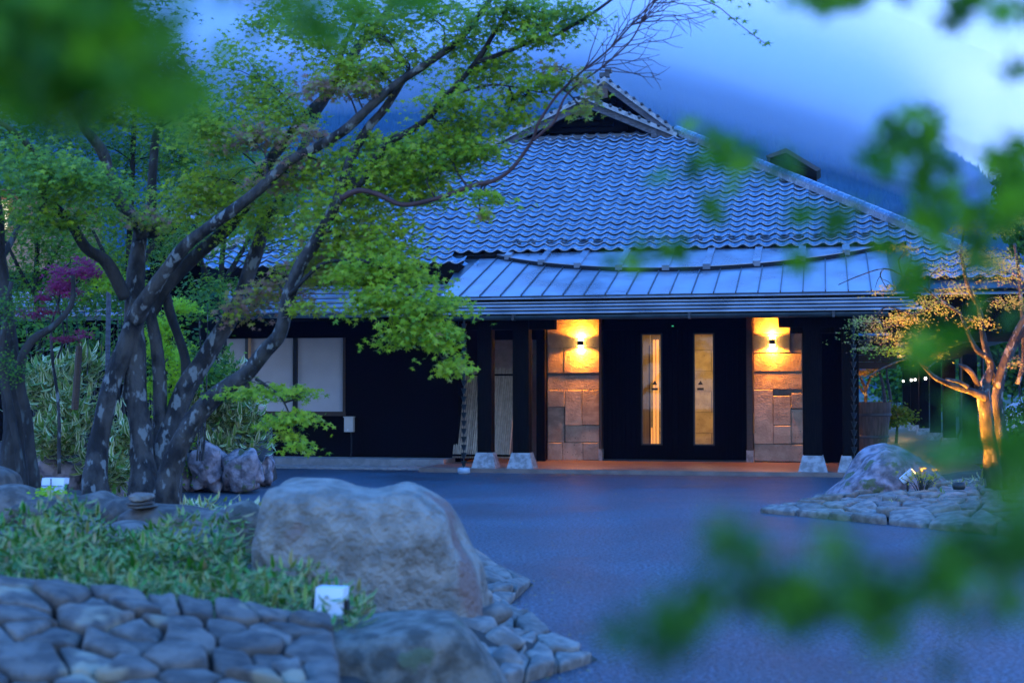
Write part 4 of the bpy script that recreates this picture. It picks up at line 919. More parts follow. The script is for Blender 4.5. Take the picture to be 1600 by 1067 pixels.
# ---- main maple
YM = 15.0
tr = thing('maple_tree', 'large multi-stemmed maple with spreading lichened limbs left of the boulder', 'tree', P(225, 780, YM))
sk = []
sk += limb(tr, [(152, 800, 42), (152, 740, 33), (155, 690, 27), (175, 600, 26), (202, 530, 24), (218, 470, 22)], 14.8, 15.2, M['bark'], 'trunk', 14)
sk += limb(tr, [(228, 800, 48), (224, 740, 36), (222, 690, 31), (214, 600, 28), (210, 520, 27), (214, 440, 25), (217, 380, 20), (222, 350, 17)], 15.0, 15.4, M['bark'], 'trunk', 14)
sk += limb(tr, [(262, 790, 36), (252, 700, 22), (250, 620, 19), (243, 530, 17), (230, 470, 16)], 15.3, 15.4, M['bark'], 'trunk', 12)
sk += limb(tr, [(222, 368, 16), (216, 347, 16), (192, 318, 14), (176, 285, 13), (162, 243, 12), (146, 218, 11), (132, 202, 9), (120, 175, 7)], 15.2, 14.4, M['bark'], 'branch')
sk += limb(tr, [(196, 465, 15), (180, 435, 15), (160, 405, 14), (135, 387, 12), (112, 350, 12), (90, 325, 9), (68, 300, 9), (59, 256, 8), (40, 222, 7), (0, 192, 6), (-40, 180, 5)], 15.1, 14.0, M['bark_dark'], 'branch')
sk += limb(tr, [(232, 370, 14), (236, 327, 11), (239, 270, 10), (243, 216, 9), (251, 190, 7), (262, 150, 5)], 15.3, 15.6, M['bark_dark'], 'branch')
sk += limb(tr, [(215, 500, 20), (226, 475, 18), (255, 430, 15), (290, 385, 14), (337, 348, 13), (405, 296, 12), (456, 250, 11), (500, 228, 10), (540, 202, 11), (580, 166, 10), (625, 128, 9), (682, 90, 8), (722, 58, 7), (762, 5, 6), (790, -40, 5)], 14.9, 13.6, M['bark'], 'branch', 12)
sk += limb(tr, [(235, 490, 17), (258, 448, 16), (300, 405, 15), (350, 360, 14), (385, 320, 13), (410, 268, 12), (449, 218, 12), (485, 175, 11), (520, 138, 10), (560, 75, 9), (600, 25, 7), (640, -30, 6)], 15.5, 15.6, M['bark_dark'], 'branch', 12)
sk += limb(tr, [(262, 790, 40), (262, 700, 33), (275, 650, 28), (300, 590, 27), (340, 525, 24), (378, 460, 20), (402, 392, 19), (418, 345, 17), (445, 300, 14), (470, 240, 12), (490, 190, 9)], 15.2, 15.9, M['bark'], 'trunk', 14)
sk += limb(tr, [(262, 800, 38), (270, 720, 30), (302, 655, 27), (345, 612, 24), (385, 585, 22), (415, 548, 21), (437, 520, 20), (450, 465, 18), (476, 402, 17), (510, 352, 16), (530, 305, 15), (550, 245, 13), (575, 200, 12), (600, 172, 11), (622, 140, 9), (640, 110, 7)], 14.6, 14.1, M['bark'], 'trunk', 14)
sk += limb(tr, [(545, 270, 9), (560, 290, 8), (600, 230, 8), (640, 205, 7.5), (672, 182, 7), (690, 160, 7), (712, 135, 6.5), (746, 96, 6), (768, 60, 5), (785, 30, 4.5), (805, -10, 4)], 14.2, 13.5, M['bark_dark'], 'branch')
sk += limb(tr, [(746, 98, 5.5), (790, 82, 5), (827, 67, 4.5), (860, 58, 4.2), (888, 44, 4), (925, 22, 3.5), (965, -8, 3), (1000, -40, 2)], 13.7, 13.2, M['bark_dark'], 'branch')
skF = limb(tr, [(532, 310, 8), (560, 298, 6), (591, 304, 5.5), (628, 320, 5.5), (672, 313, 5), (705, 303, 5), (739, 290, 4.8), (770, 283, 4.5), (797, 266, 4.2), (820, 238, 4), (834, 216, 3.5), (842, 192, 3.2), (868, 152, 2.8), (890, 130, 2.6), (911, 111, 2.4), (935, 92, 2.2), (955, 74, 2), (986, 40, 1.8), (1018, 5, 1.6), (1040, -25, 1.2)], 14.0, 13.0, M['bark_red'], 'branch', 8)
skF += limb(tr, [(834, 220, 3), (850, 205, 3.2), (866, 190, 3), (888, 145, 2.2), (940, 106, 2.0), (982, 68, 1.8), (1002, 35, 1.5), (1020, -10, 1.2)], 13.4, 13.0, M['bark_red'], 'branch', 7)
sk += skF
sk += limb(tr, [(260, 462, 11), (270, 502, 10), (288, 553, 10), (292, 590, 12)], 15.6, 15.5, M['bark_dark'], 'branch')
sk += limb(tr, [(440, 300, 8), (490, 190, 7), (512, 150, 6), (540, 70, 5), (562, 20, 5)], 15.8, 16.2, M['bark_dark'], 'branch')
sk += limb(tr, [(530, 470, 3), (560, 405, 3.5), (600, 420, 3.5), (630, 445, 3), (650, 480, 2.6), (672, 520, 2), (690, 560, 1.4)][1:], 13.9, 13.4, M['bark_dark'], 'branch', 6)
sk += limb(tr, [(452, 462, 5), (500, 415, 4.5), (540, 408, 4), (600, 420, 3.5)], 14.3, 13.9, M['bark_dark'], 'branch', 7)
sk += limb(tr, [(690, 165, 2.6), (720, 145, 2.4), (770, 133, 2.2), (820, 140, 1.8), (870, 150, 1.2)], 13.8, 13.6, M['bark'], 'branch', 6)
sk += limb(tr, [(400, 592, 4), (420, 605, 3), (440, 622, 2.4), (455, 655, 2), (462, 690, 1.4)], 14.2, 13.9, M['bark_dark'], 'branch', 6)
# fine bare twigs high on the right
tw = MB(); rr = random.Random(4)
for (x0, y0) in ((955, 74), (986, 40), (1002, 35), (940, 106), (911, 111), (1018, 5)):
    for k in range(5):
        x, y = x0, y0; a = R(rr.uniform(-75, 5)); pth = [P(x, y, 13.1)]
        for j in range(6):
            x += rr.uniform(12, 24)*math.cos(a); y += rr.uniform(10, 20)*math.sin(a)*1.0; a += rr.uniform(-.35, .4); pth.append(P(x, y, 13.1+rr.uniform(-.1, .1)))
            if j in (2, 3, 4) and rr.random() < .8:
                b = a+rr.choice((-.8, .8)); q = [P(x, y, 13.1)]; xx, yy = x, y
                for m_ in range(3): xx += 12*math.cos(b); yy += 10*math.sin(b); b += rr.uniform(-.3, .3); q.append(P(xx, yy, 13.1))
                tw.tube(q, [.0032, .0028, .0022, .0015], n=4, cap=False)
        tw.tube(pth, [.0055, .005, .0045, .004, .0035, .003, .002], n=4, cap=False)
tw.build('twig', M['bark_red'], tr, smooth=True)['kind'] = 'stuff'
CL = [(60, 250, 80, 35, 14.2, .35), (110, 285, 80, 32, 14.3, .35), (300, 185, 55, 40, 15, .5), (385, 120, 60, 40, 15.4, .5), (430, 165, 55, 35, 15, .6), (390, 225, 50, 22, 14.8, .9),
 (345, 280, 60, 30, 15.2, .6), (300, 330, 70, 30, 15.4, .6), (430, 325, 60, 35, 15.4, .55), (500, 270, 50, 32, 14.6, .6), (490, 70, 55, 38, 14.6, .55), (560, 95, 55, 32, 14.4, .6),
 (600, 55, 45, 32, 14.4, .5), (625, 100, 40, 28, 14.2, .6), (665, 25, 60, 30, 14, .5), (730, 60, 50, 25, 13.8, .5), (770, 105, 60, 28, 13.8, .5), (700, 150, 50, 22, 13.8, .55),
 (790, 25, 60, 28, 13.5, .45), (850, 22, 55, 25, 13.5, .45), (900, 12, 40, 18, 13.3, .45), (845, 60, 40, 16, 13.5, .45), (820, 152, 45, 14, 13.6, .55), (855, 128, 45, 14, 13.6, .5),
 (790, 185, 45, 16, 13.8, .55), (700, 205, 60, 32, 14, .5), (650, 235, 80, 36, 14.2, .5), (720, 240, 50, 20, 13.9, .45), (610, 275, 80, 38, 14.3, .55), (680, 270, 55, 25, 14, .45), (560, 325, 75, 35, 14.5, .6),
 (530, 375, 70, 32, 14.6, .65), (600, 375, 60, 25, 14.2, .5), (585, 220, 50, 28, 14.4, .55), (655, 310, 30, 14, 14, .5), (770, 311, 42, 8, 13.6, .5), (756, 343, 10, 10, 13.6, .7),
 (600, 425, 60, 24, 13.8, .5), (640, 455, 60, 26, 13.7, .5), (590, 478, 45, 20, 13.8, .55), (680, 490, 48, 24, 13.5, .5), (655, 525, 50, 22, 13.5, .5), (700, 530, 30, 25, 13.4, .5), (702, 568, 26, 18, 13.4, .6),
 (560, 435, 45, 22, 14, .55), (400, 606, 45, 12, 14.1, .5), (460, 618, 32, 12, 14, .5), (455, 655, 42, 16, 13.9, .5), (465, 690, 26, 14, 13.9, .5),
 (430, 450, 50, 22, 15, .92), (400, 480, 45, 18, 15.2, .9), (470, 425, 45, 20, 14.6, .8), (520, 128, 35, 18, 14.3, .97), (452, 272, 45, 18, 14.6, .95), (490, 400, 40, 20, 14.8, .8), (560, 150, 30, 16, 14.2, .9), (505, 215, 32, 14, 14.4, .95), (225, 345, 40, 14, 15, .85),
 (480, 480, 35, 12, 14.4, .75), (350, 230, 45, 25, 15.8, .5), (60, 345, 60, 20, 14.3, .35), (560, 20, 40, 25, 14.6, .5), (450, 30, 50, 30, 15, .5), (870, 108, 22, 10, 13.4, .85), (900, 125, 22, 9, 13.3, .85), (905, 165, 20, 10, 13.4, .75), (930, 150, 14, 8, 13.3, .8), (250, 110, 60, 40, 15.4, .4), (180, 160, 60, 35, 15.2, .4)]
Cs, Ts = [], []
for (x, y, rx, ry, Y, t_) in CL:
    n = int(max(70, min(2000, rx*ry*.45))); c_ = clump_pts(x, y, rx, ry, Y, n, pads=max(2, int(rx/14)))
    Cs.append(c_); base = rng.normal(t_, .13, n); Ts.append(base)
leaves('crown', np.concatenate(Cs), .054, np.concatenate(Ts), M['leaf'], tr)
print('main leaves', sum(len(c) for c in Cs))
twigs(tr, sk, [c[:5] for c in CL], M['bark_dark'])
# string of leaves, upper right
ts = limb(tr, [(1040, -30, 1.4), (1085, -5, 1.3), (1120, 10, 1.2), (1145, 30, 1), (1170, 50, .9), (1198, 70, .7)], 13, 12.8, M['bark_red'], 'branch', 5)
pc = [P(x, y, 12.9) for x, y in ((1100, 3), (1112, 6), (1140, 4), (1172, 8), (1160, 4), (1118, 18), (1140, 30), (1148, 32), (1162, 36), (1150, 28), (1170, 53), (1178, 48), (1190, 64), (1196, 66), (1200, 68), (1205, 2))]
leaves('leaf_cluster', np.array([list(q) for q in pc for _ in range(2)])+rng.normal(0, .02, (32, 3)), .055, rng.normal(.35, .1, 32), M['leaf'], tr, stuff=True)

def simple_tree(name, label, limbs, clumps, mat_l, mat_b, size, dens, tmpl, Y0, gr=None, tsd=.16, pads=True, tiltsd=.5, maxn=1500, sub=3, r0=.012):
    b0 = limbs[0][0][0]; t = thing(name, label, 'tree' if 'tree' in name else 'shrub', P(b0[0], b0[1], limbs[0][1]), gr); s_ = []
    for (pts, ya, yb, nm) in limbs: s_ += limb(t, pts, ya, yb, mat_b, nm, 9)
    cc, tt = [], []
    for (x, y, rx, ry, Y, t_) in clumps:
        n = int(max(30, min(maxn, rx*ry*dens*2.2))); cc.append(clump_pts(x, y, rx, ry, Y, n, pads=(max(2, int(rx/14)) if pads else 0))); tt.append(rng.normal(t_-(.3 if name == 'uplit_tree' else 0), tsd, n))
    leaves('crown', np.concatenate(cc), size, np.concatenate(tt), mat_l, t, tmpl, tiltsd); twigs(t, s_, [c[:5] for c in clumps], mat_b, sub, r0)
    return t
# ---- left edge trunk and its limbs
simple_tree('old_tree', 'thick dark old trunk at the left edge wrapped by a pale climbing stem',
    [([(22, 800, 46), (20, 700, 33), (18, 600, 28), (14, 520, 26), (5, 460, 24), (-5, 380, 22), (-15, 250, 20)], 14.4, 14.4, 'trunk'),
     ([(36, 800, 12), (30, 720, 9), (16, 640, 8), (2, 560, 8), (8, 500, 6), (18, 440, 5)], 13.9, 14.0, 'branch'),
     ([(56, 790, 13), (50, 720, 12), (44, 660, 11), (32, 600, 11), (34, 560, 10), (52, 530, 9), (85, 508, 7), (112, 475, 6), (114, 430, 4)], 14.1, 14.3, 'branch')],
    [(20, 500, 25, 35, 13.9, .3), (10, 560, 20, 30, 13.9, .3)], M['leaf_bg'], M['bark_dark'], .03, .25, OV, 14)
# ---- magenta maple
simple_tree('red_maple_tree', 'thin young maple with magenta leaves between the left trunks',
    [([(92, 740, 5), (92, 640, 4.5), (82, 560, 4), (80, 510, 3.5), (92, 470, 3), (95, 430, 2.5), (110, 410, 2)], 18.5, 18.5, 'trunk'), ([(90, 560, 2.5), (100, 520, 2.2), (88, 470, 2)], 18.4, 18.4, 'branch')],
    [(92, 440, 22, 14, 18.3, .8), (118, 425, 24, 12, 18.3, .9), (135, 428, 14, 10, 18.3, .9), (135, 408, 14, 7, 18.3, .7), (66, 463, 10, 5, 18.3, .5), (40, 488, 14, 6, 18.3, .3), (70, 484, 10, 5, 18.3, .3), (108, 530, 14, 5, 18.3, .2), (90, 532, 8, 4, 18.3, .2), (122, 522, 10, 4, 18.3, .6), (96, 450, 14, 12, 18.3, .8)],
    M['leaf_mag'], M['bark'], .05, .55, MT3, 18, sub=2, r0=.007)
# ---- background garden trees
def bgt(label, tx, ty, r, Y, cl, ml='leaf_bg', size=.07, dens=.22, name='garden_tree'):
    simple_tree(name, label, [([(tx, 740, r*1.3), (tx+3, 600, r), (tx-4, 450, r*.9), (tx+4, ty, r*.6), (tx+8, ty-80, r*.3)], Y, Y, 'trunk'),
        ([(tx-2, 470, r*.6), (tx-30, 420, r*.5), (tx-60, 360, r*.3)], Y, Y-.5, 'branch'), ([(tx, 440, r*.6), (tx+30, 390, r*.5), (tx+60, 330, r*.3)], Y, Y+.5, 'branch')], cl, M[ml], M['bark_dark'], size, dens, MT3, Y)
bgt('tall garden maple with a straight grey trunk behind the big maple', 205, 200, 11, 21, [(120, 230, 90, 40, 21, .4), (200, 260, 80, 40, 21.5, .5), (260, 200, 80, 40, 21, .5), (200, 330, 80, 35, 21, .6), (300, 260, 70, 40, 21, .55), (160, 400, 60, 30, 21, .6), (250, 380, 60, 30, 21.5, .6), (180, 120, 70, 50, 21, .4), (300, 150, 60, 40, 21, .4)])
bgt('pale green garden tree behind the left edge trunk', 60, 300, 8, 24, [(30, 330, 70, 35, 24, .6), (100, 350, 70, 35, 24, .65), (60, 400, 80, 35, 24, .6), (20, 440, 60, 30, 24, .5), (120, 420, 60, 35, 24, .7), (60, 470, 70, 30, 24, .5), (150, 470, 50, 30, 24, .5), (20, 260, 70, 40, 24, .5), (110, 280, 60, 30, 24, .6)], size=.075)
bgt('bushy garden tree before the left end of the inn roof', 350, 320, 9, 25, [(320, 300, 70, 40, 25, .5), (390, 280, 70, 40, 25, .6), (350, 360, 60, 30, 24, .7), (430, 250, 60, 35, 25, .4), (460, 320, 50, 35, 25, .6), (300, 400, 45, 25, 24, .6), (340, 455, 50, 22, 24, .5), (300, 230, 60, 40, 25.5, .4), (420, 360, 50, 25, 25, .7), (500, 350, 50, 30, 24, .65), (540, 410, 45, 22, 23, .7), (480, 405, 45, 22, 23, .8)])
bgt('dark leafy tree at the upper left behind the overhanging leaves', -20, 150, 14, 19, [(20, 120, 90, 60, 19, .2), (110, 90, 80, 60, 19, .3), (40, 30, 90, 60, 19, .2), (170, 50, 80, 50, 19, .3), (20, 210, 80, 40, 19, .25), (230, 20, 60, 40, 19, .3)])
simple_tree('lime_shrub', 'bright lime shrub behind the fork of the big maple', [([(262, 740, 5), (262, 640, 4), (258, 560, 3)], 19, 19, 'trunk')],
    [(262, 500, 26, 20, 18.8, .6), (285, 470, 26, 14, 18.8, .8), (258, 540, 24, 20, 18.8, .4), (275, 570, 24, 22, 18.8, .5), (268, 620, 20, 25, 18.9, .2), (250, 590, 18, 20, 18.9, .3), (175, 440, 25, 14, 18.8, .6), (150, 425, 22, 14, 18.8, .7)], M['leaf_lime'], M['bark_dark'], .06, .4, MT3, 19)
# bamboo thicket
bt = thing('bamboo_thicket', 'thicket of thin grey bamboo stems behind the left trunks', 'bamboo', P(110, 700, 22)); mb = MB()
for i in range(60):
    x = random.uniform(45, 330); Y = random.uniform(21, 24); mb.tube([P(x, 720, Y), P(x+random.uniform(-8, 8), 620, Y), P(x+random.uniform(-18, 18), random.uniform(470, 560), Y)], [.014, .012, .005], n=5)
o = mb.build('stems', M['bark'], bt); o['kind'] = 'stuff'
c_ = np.concatenate([clump_pts(random.uniform(40, 340), random.uniform(470, 600), 40, 30, random.uniform(21.5, 24), 160, pads=0) for _ in range(26)])
leaves('foliage', c_, .09, rng.normal(.35, .2, len(c_)), M['leaf_bg'], bt, OV)
for (x, w) in ((168, 5), (130, 3)): pass
st = thing('garden_post', 'thin pale wooden garden post behind the big maple', 'post', P(167, 640, 20)); MB().tube([P(167, 650, 20), P(170, 455, 20)], [.035, .035], n=8).build('post', M['barge'], st)
st = thing('garden_stake', 'leaning brown garden stake among the variegated bamboo', 'stake', P(117, 640, 19)); MB().tube([P(117, 640, 19), P(124, 540, 19)], [.05, .045], n=8).build('post', M['frame_wood'], st)

# ---- dwarf bamboo
ST_ = (np.array([(-.02, 0, 0), (0, 0, 0), (.02, 0, 0), (-.13, .35, .10), (0, .35, .07), (.13, .35, .10), (-.10, .72, .09), (0, .72, .06), (.10, .72, .09), (0, 1, -.02)], float),
       np.array([(0, 1, 4, 3), (1, 2, 5, 4), (3, 4, 7, 6), (4, 5, 8, 7), (6, 7, 9, 9), (7, 8, 9, 9)]), np.array([1, 0, 1, 1, 0, 1, 1, 0, 1, .6]))
def sasa(name, label, C, size, mat, tintm=.4, spread=.9, cat='dwarf bamboo', loc=None, kind=None):
    n = len(C); T, TFc, ED = ST_; k = len(T); az = rng.uniform(0, 6.283, n); el = rng.normal(.35, spread*.5, n)
    d = np.stack([np.cos(az)*np.cos(el), np.sin(az)*np.cos(el), np.sin(el)], 1); side = np.stack([-np.sin(az), np.cos(az), rng.normal(0, .35, n)], 1); side /= np.linalg.norm(side, axis=1, keepdims=True)
    nn = np.cross(side, d); sz = (size*rng.uniform(.6, 1.25, n))[:, None, None]
    V = C[:, None, :]+sz*(T[None, :, 0:1]*side[:, None]+T[None, :, 1:2]*d[:, None]+T[None, :, 2:3]*nn[:, None])
    F1 = TFc[:4]; F2 = TFc[4:, :3]
    tri = np.concatenate([F1[:, [0, 1, 2]], F1[:, [0, 2, 3]], F2]); Fq = (tri[None]+(np.arange(n)*k)[:, None, None]).reshape(-1, 3)
    o = npmesh(name, V.reshape(-1, 3), Fq, mat, None, {'tint': np.repeat(np.clip(rng.normal(tintm, .3, n), 0, 1), k), 'edge': np.tile(ED, n)+np.repeat(rng.uniform(-.5, .15, n), k)})
    tag(o, label, cat, kind='stuff'); return o
def spread_pts(poly_px, n, h, hmin=.05, hmax=.3, hm=None):
    out_ = []; xs = [p[0] for p in poly_px]; ys = [p[1] for p in poly_px]
    while len(out_) < n:
        x, y = random.uniform(min(xs), max(xs)), random.uniform(min(ys), max(ys))
        if not inside((x, y), poly_px): continue
        q = surf(x, y, h); out_.append((q.x, q.y, q.z+random.uniform(hmin, hmax)**1))
    return np.array(out_)
def plan_pts(poly, n, h, top):
    xs = [p[0] for p in poly]; ys = [p[1] for p in poly]; out_ = []
    while len(out_) < n:
        x, y = random.uniform(min(xs), max(xs)), random.uniform(min(ys), max(ys))
        if inside((x, y), poly):
            z = top*(.62+.75*noise.noise(Vector((x*2.2, y*2.2, 3))))*random.random()**.5; out_.append((x, y, max(0, h(x, y))+z))
    return np.array(out_)
sasa('dwarf_bamboo', 'band of low dwarf bamboo with pale leaf edges across the left bed', plan_pts([(-3.6, 6.9), (-1.5, 7.05), (-.75, 7.1), (-.80, 8.0), (-1.65, 8.6), (-1.8, 9.8), (-4.8, 10.0), (-4.8, 6.9)], 13000, hL, .40), .095, M['sasa'])
sasa('dwarf_bamboo', 'small tuft of dry dwarf bamboo left of the largest boulder', plan_pts([(-2.9, 12.4), (-2.2, 12.2), (-2.2, 13.0), (-3.0, 13.2)], 260, lambda x, y: .40, .28), .13, M['sasa_white'], .8)
def blobpts(cs, n):
    return np.concatenate([clump_pts(x, y, rx, ry, Y, int(n*rx*ry/1000), pads=0) for (x, y, rx, ry, Y) in cs])
sasa('variegated_bamboo', 'white-edged bamboo leaves massed between the left trunks', blobpts([(80, 610, 40, 40, 21), (110, 650, 40, 40, 20.5), (90, 690, 45, 30, 20), (130, 580, 30, 25, 21.5), (190, 690, 30, 30, 20.5), (175, 740, 40, 25, 20)], 420), .24, M['sasa_white'])
sasa('variegated_bamboo', 'white-edged bamboo leaves spilling beside the shoji window', blobpts([(330, 620, 40, 35, 23.5), (370, 650, 35, 35, 23.5), (395, 680, 25, 28, 23.5), (310, 670, 30, 35, 23.5), (350, 700, 30, 20, 23.2), (350, 580, 25, 20, 24)], 420), .24, M['sasa_white'])
# rocks of the rear garden bank
rgp = thing('rock_bank', 'bank of jagged purple-grey rocks below the rear garden by the drive', 'rocks', P(330, 765, 22.6))
for i, (ol, Y) in enumerate([([(300, 765), (305, 715), (318, 692), (345, 705), (358, 730), (355, 765)], 22.6), ([(352, 766), (356, 712), (375, 698), (398, 712), (408, 745), (402, 764)], 22.4), ([(262, 770), (268, 720), (290, 700), (306, 720), (306, 770)], 22.8), ([(168, 775), (168, 700), (190, 690), (202, 740), (200, 778)], 20.8), ([(60, 770), (62, 720), (100, 705), (135, 725), (135, 775)], 20.4), ([(405, 752), (408, 722), (420, 715), (428, 740), (425, 752)], 24)]):
    rock('stone', ol[::-1], Y, .7, M['pinkrock'], rgp, amp=.22, freq=3.8, seed=60+i, p=3)
mnd = MB(); bk = [P(-60, 775, 20.3), P(200, 775, 20.6), P(300, 765, 22.4), P(410, 757, 23.4), P(430, 735, 25.5)]
for p_ in bk: mnd.v.append((p_.x, p_.y+.3, -.05))
for p_ in bk: mnd.v.append((p_.x-.2, p_.y+.9, .55))
for p_ in bk: mnd.v.append((p_.x-.8, p_.y+4.5, .9))
for r_ in range(2):
    for k in range(4): mnd.f.append((r_*5+k, r_*5+k+1, (r_+1)*5+k+1, (r_+1)*5+k))
tag(mnd.build('garden_bank', M['soil'], smooth=True), kind='structure')
c_ = blobpts([(290, 720, 20, 40, 22.5), (275, 690, 25, 25, 22.8)], 300); o = leaves('ivy', c_, .05, rng.normal(.7, .2, len(c_)), M['leaf_bg'], None, OV); tag(o, 'yellow-green creeper hanging over the rear garden rocks', 'creeper')
c_ = blobpts([(72, 768, 12, 6, 12.6), (88, 772, 10, 5, 12.6)], 700); o = leaves('leafy_plant', c_, .05, rng.normal(.7, .2, len(c_)), M['leaf_lime'], None, OV); tag(o, 'small light green leafy plant at the foot of the left trunk', 'plant')
# gravel strip along the inn's ledge
gv = MB()
for i in range(900):
    px = random.uniform(415, 700); v = random.uniform(27.6, 28.5); w = W2(U(px, v), v, .0); s_ = random.uniform(.02, .05)
    gv.box(w.x-s_, w.x+s_, w.y-s_, w.y+s_, -.02, s_*.8)
tag(gv.build('gravel_strip', M['ledge']), kind='stuff')

# fallen petals and leaf litter
lt = []
for _ in range(420):
    x, y = random.uniform(-1.5, 6), random.uniform(6.5, 25)
    if not inside((x, y), poly): lt.append((x, y, .006))
for _ in range(300):
    t_ = random.random(); k_ = random.randrange(len(poly)); a_, b_ = poly[k_], poly[(k_+1) % len(poly)]; x = a_[0]+(b_[0]-a_[0])*t_+random.gauss(0, .12)+.08; y = a_[1]+(b_[1]-a_[1])*t_+random.gauss(0, .12); lt.append((x, y, .012))
o = leaves('fallen_leaves', np.array(lt), .022, rng.uniform(.6, 1, len(lt)), M['leaf_orange'], None, MT3, .2, nrm=np.stack([rng.normal(0, .2, len(lt)), rng.normal(0, .2, len(lt)), np.ones(len(lt))], 1)); o['kind'] = 'stuff'
# ---- hut and ochre house, far left
ht = thing('garden_hut', 'dark weathered board hut roof glimpsed behind the big maple', 'hut', P(275, 600, 27))
for k in range(5):
    a0, a1 = P(232, 350+k*12, 27), P(312, 353+k*12, 27); MB().hexa([a0-Vector((0, 0, .14)), a1-Vector((0, 0, .14)), a1+Vector((0, .3, -.14)), a0+Vector((0, .3, -.14)), a0-Vector((0, .05, .0)), a1-Vector((0, .05, 0)), a1+Vector((0, .3, 0)), a0+Vector((0, .3, 0))]).build('board', M['darkwood'], ht)
q0, q1 = P(232, 412, 27.2), P(312, 412, 27.2); MB().box(q0.x, q1.x, 27.3, 29, .3, q0.z).build('wall', M['blackboard'], ht)
q0, q1 = P(220, 350, 27), P(320, 352, 27); MB().hexa([q0, q1, q1+Vector((0, 2, .5)), q0+Vector((0, 2, .5)), q0+Vector((0, -.1, .1)), q1+Vector((0, -.1, .1)), q1+Vector((0, 2, .6)), q0+Vector((0, 2, .6))]).build('roof', M['metal_dark'], ht)
oh = thing('ochre_house', 'ochre walled house with a lit window at the far left edge', 'house', P(20, 600, 46)); a = P(-120, 300, 46); b = P(76, 300, 46)
MB().box(a.x, b.x, 46, 52, 0, P(0, 302, 46).z).build('wall', M['orange_wall'], oh); MB().box(a.x-.5, b.x+.5, 45.3, 52.5, P(0, 301, 46).z, P(0, 294, 46).z).build('roof', M['metal_dark'], oh)
q0, q1 = P(0, 345, 45.9), P(12, 312, 45.9); wn = MB().box(q0.x-.6, q1.x, 45.93, 45.97, q0.z-.3, q1.z).build('window', emit('lit_window', (1, .72, .35), 1.2), oh); q0, q1 = P(78, 360, 45.9), P(88, 342, 45.9)

# ---- right bed plants, uplit tree
c_ = plan_pts([(4.85, 18.0), (5.6, 17.9), (5.7, 18.7), (4.9, 18.9)], 650, hR, .17); sasa('dwarf_bamboo', 'low striped grass tuft before the small spotlight on the right bed', c_, .11, M['sasa_white'], .5)
c_ = plan_pts([(5.9, 18.4), (7.0, 18.3), (7.0, 19.4), (5.9, 19.3)], 900, hR, .12); sasa('dwarf_bamboo', 'low brownish ground grass at the foot of the uplit tree', c_, .12, M['sasa_white'], 1.0)
yp = P(1440, 745, 18.75); c_ = np.array(yp)+rng.normal(0, 1, (110, 3))*np.array([.11, .08, .05]); o = leaves('yellow_flowers', c_, .045, rng.uniform(0, 1, 110), M['yellow'], None, MT3, 1.0); tag(o, 'yellow blossoms glowing beside the small spotlight', 'flowers')
mb = MB()
for i in range(24): q = c_[i*4]; mb.tube([(yp.x, yp.y, yp.z-.3), tuple((np.array(yp)+q)/2-np.array([0, 0, .08])), tuple(q)], [.006, .005, .003], n=4)
mb.build('stem', M['bark_dark'], o)
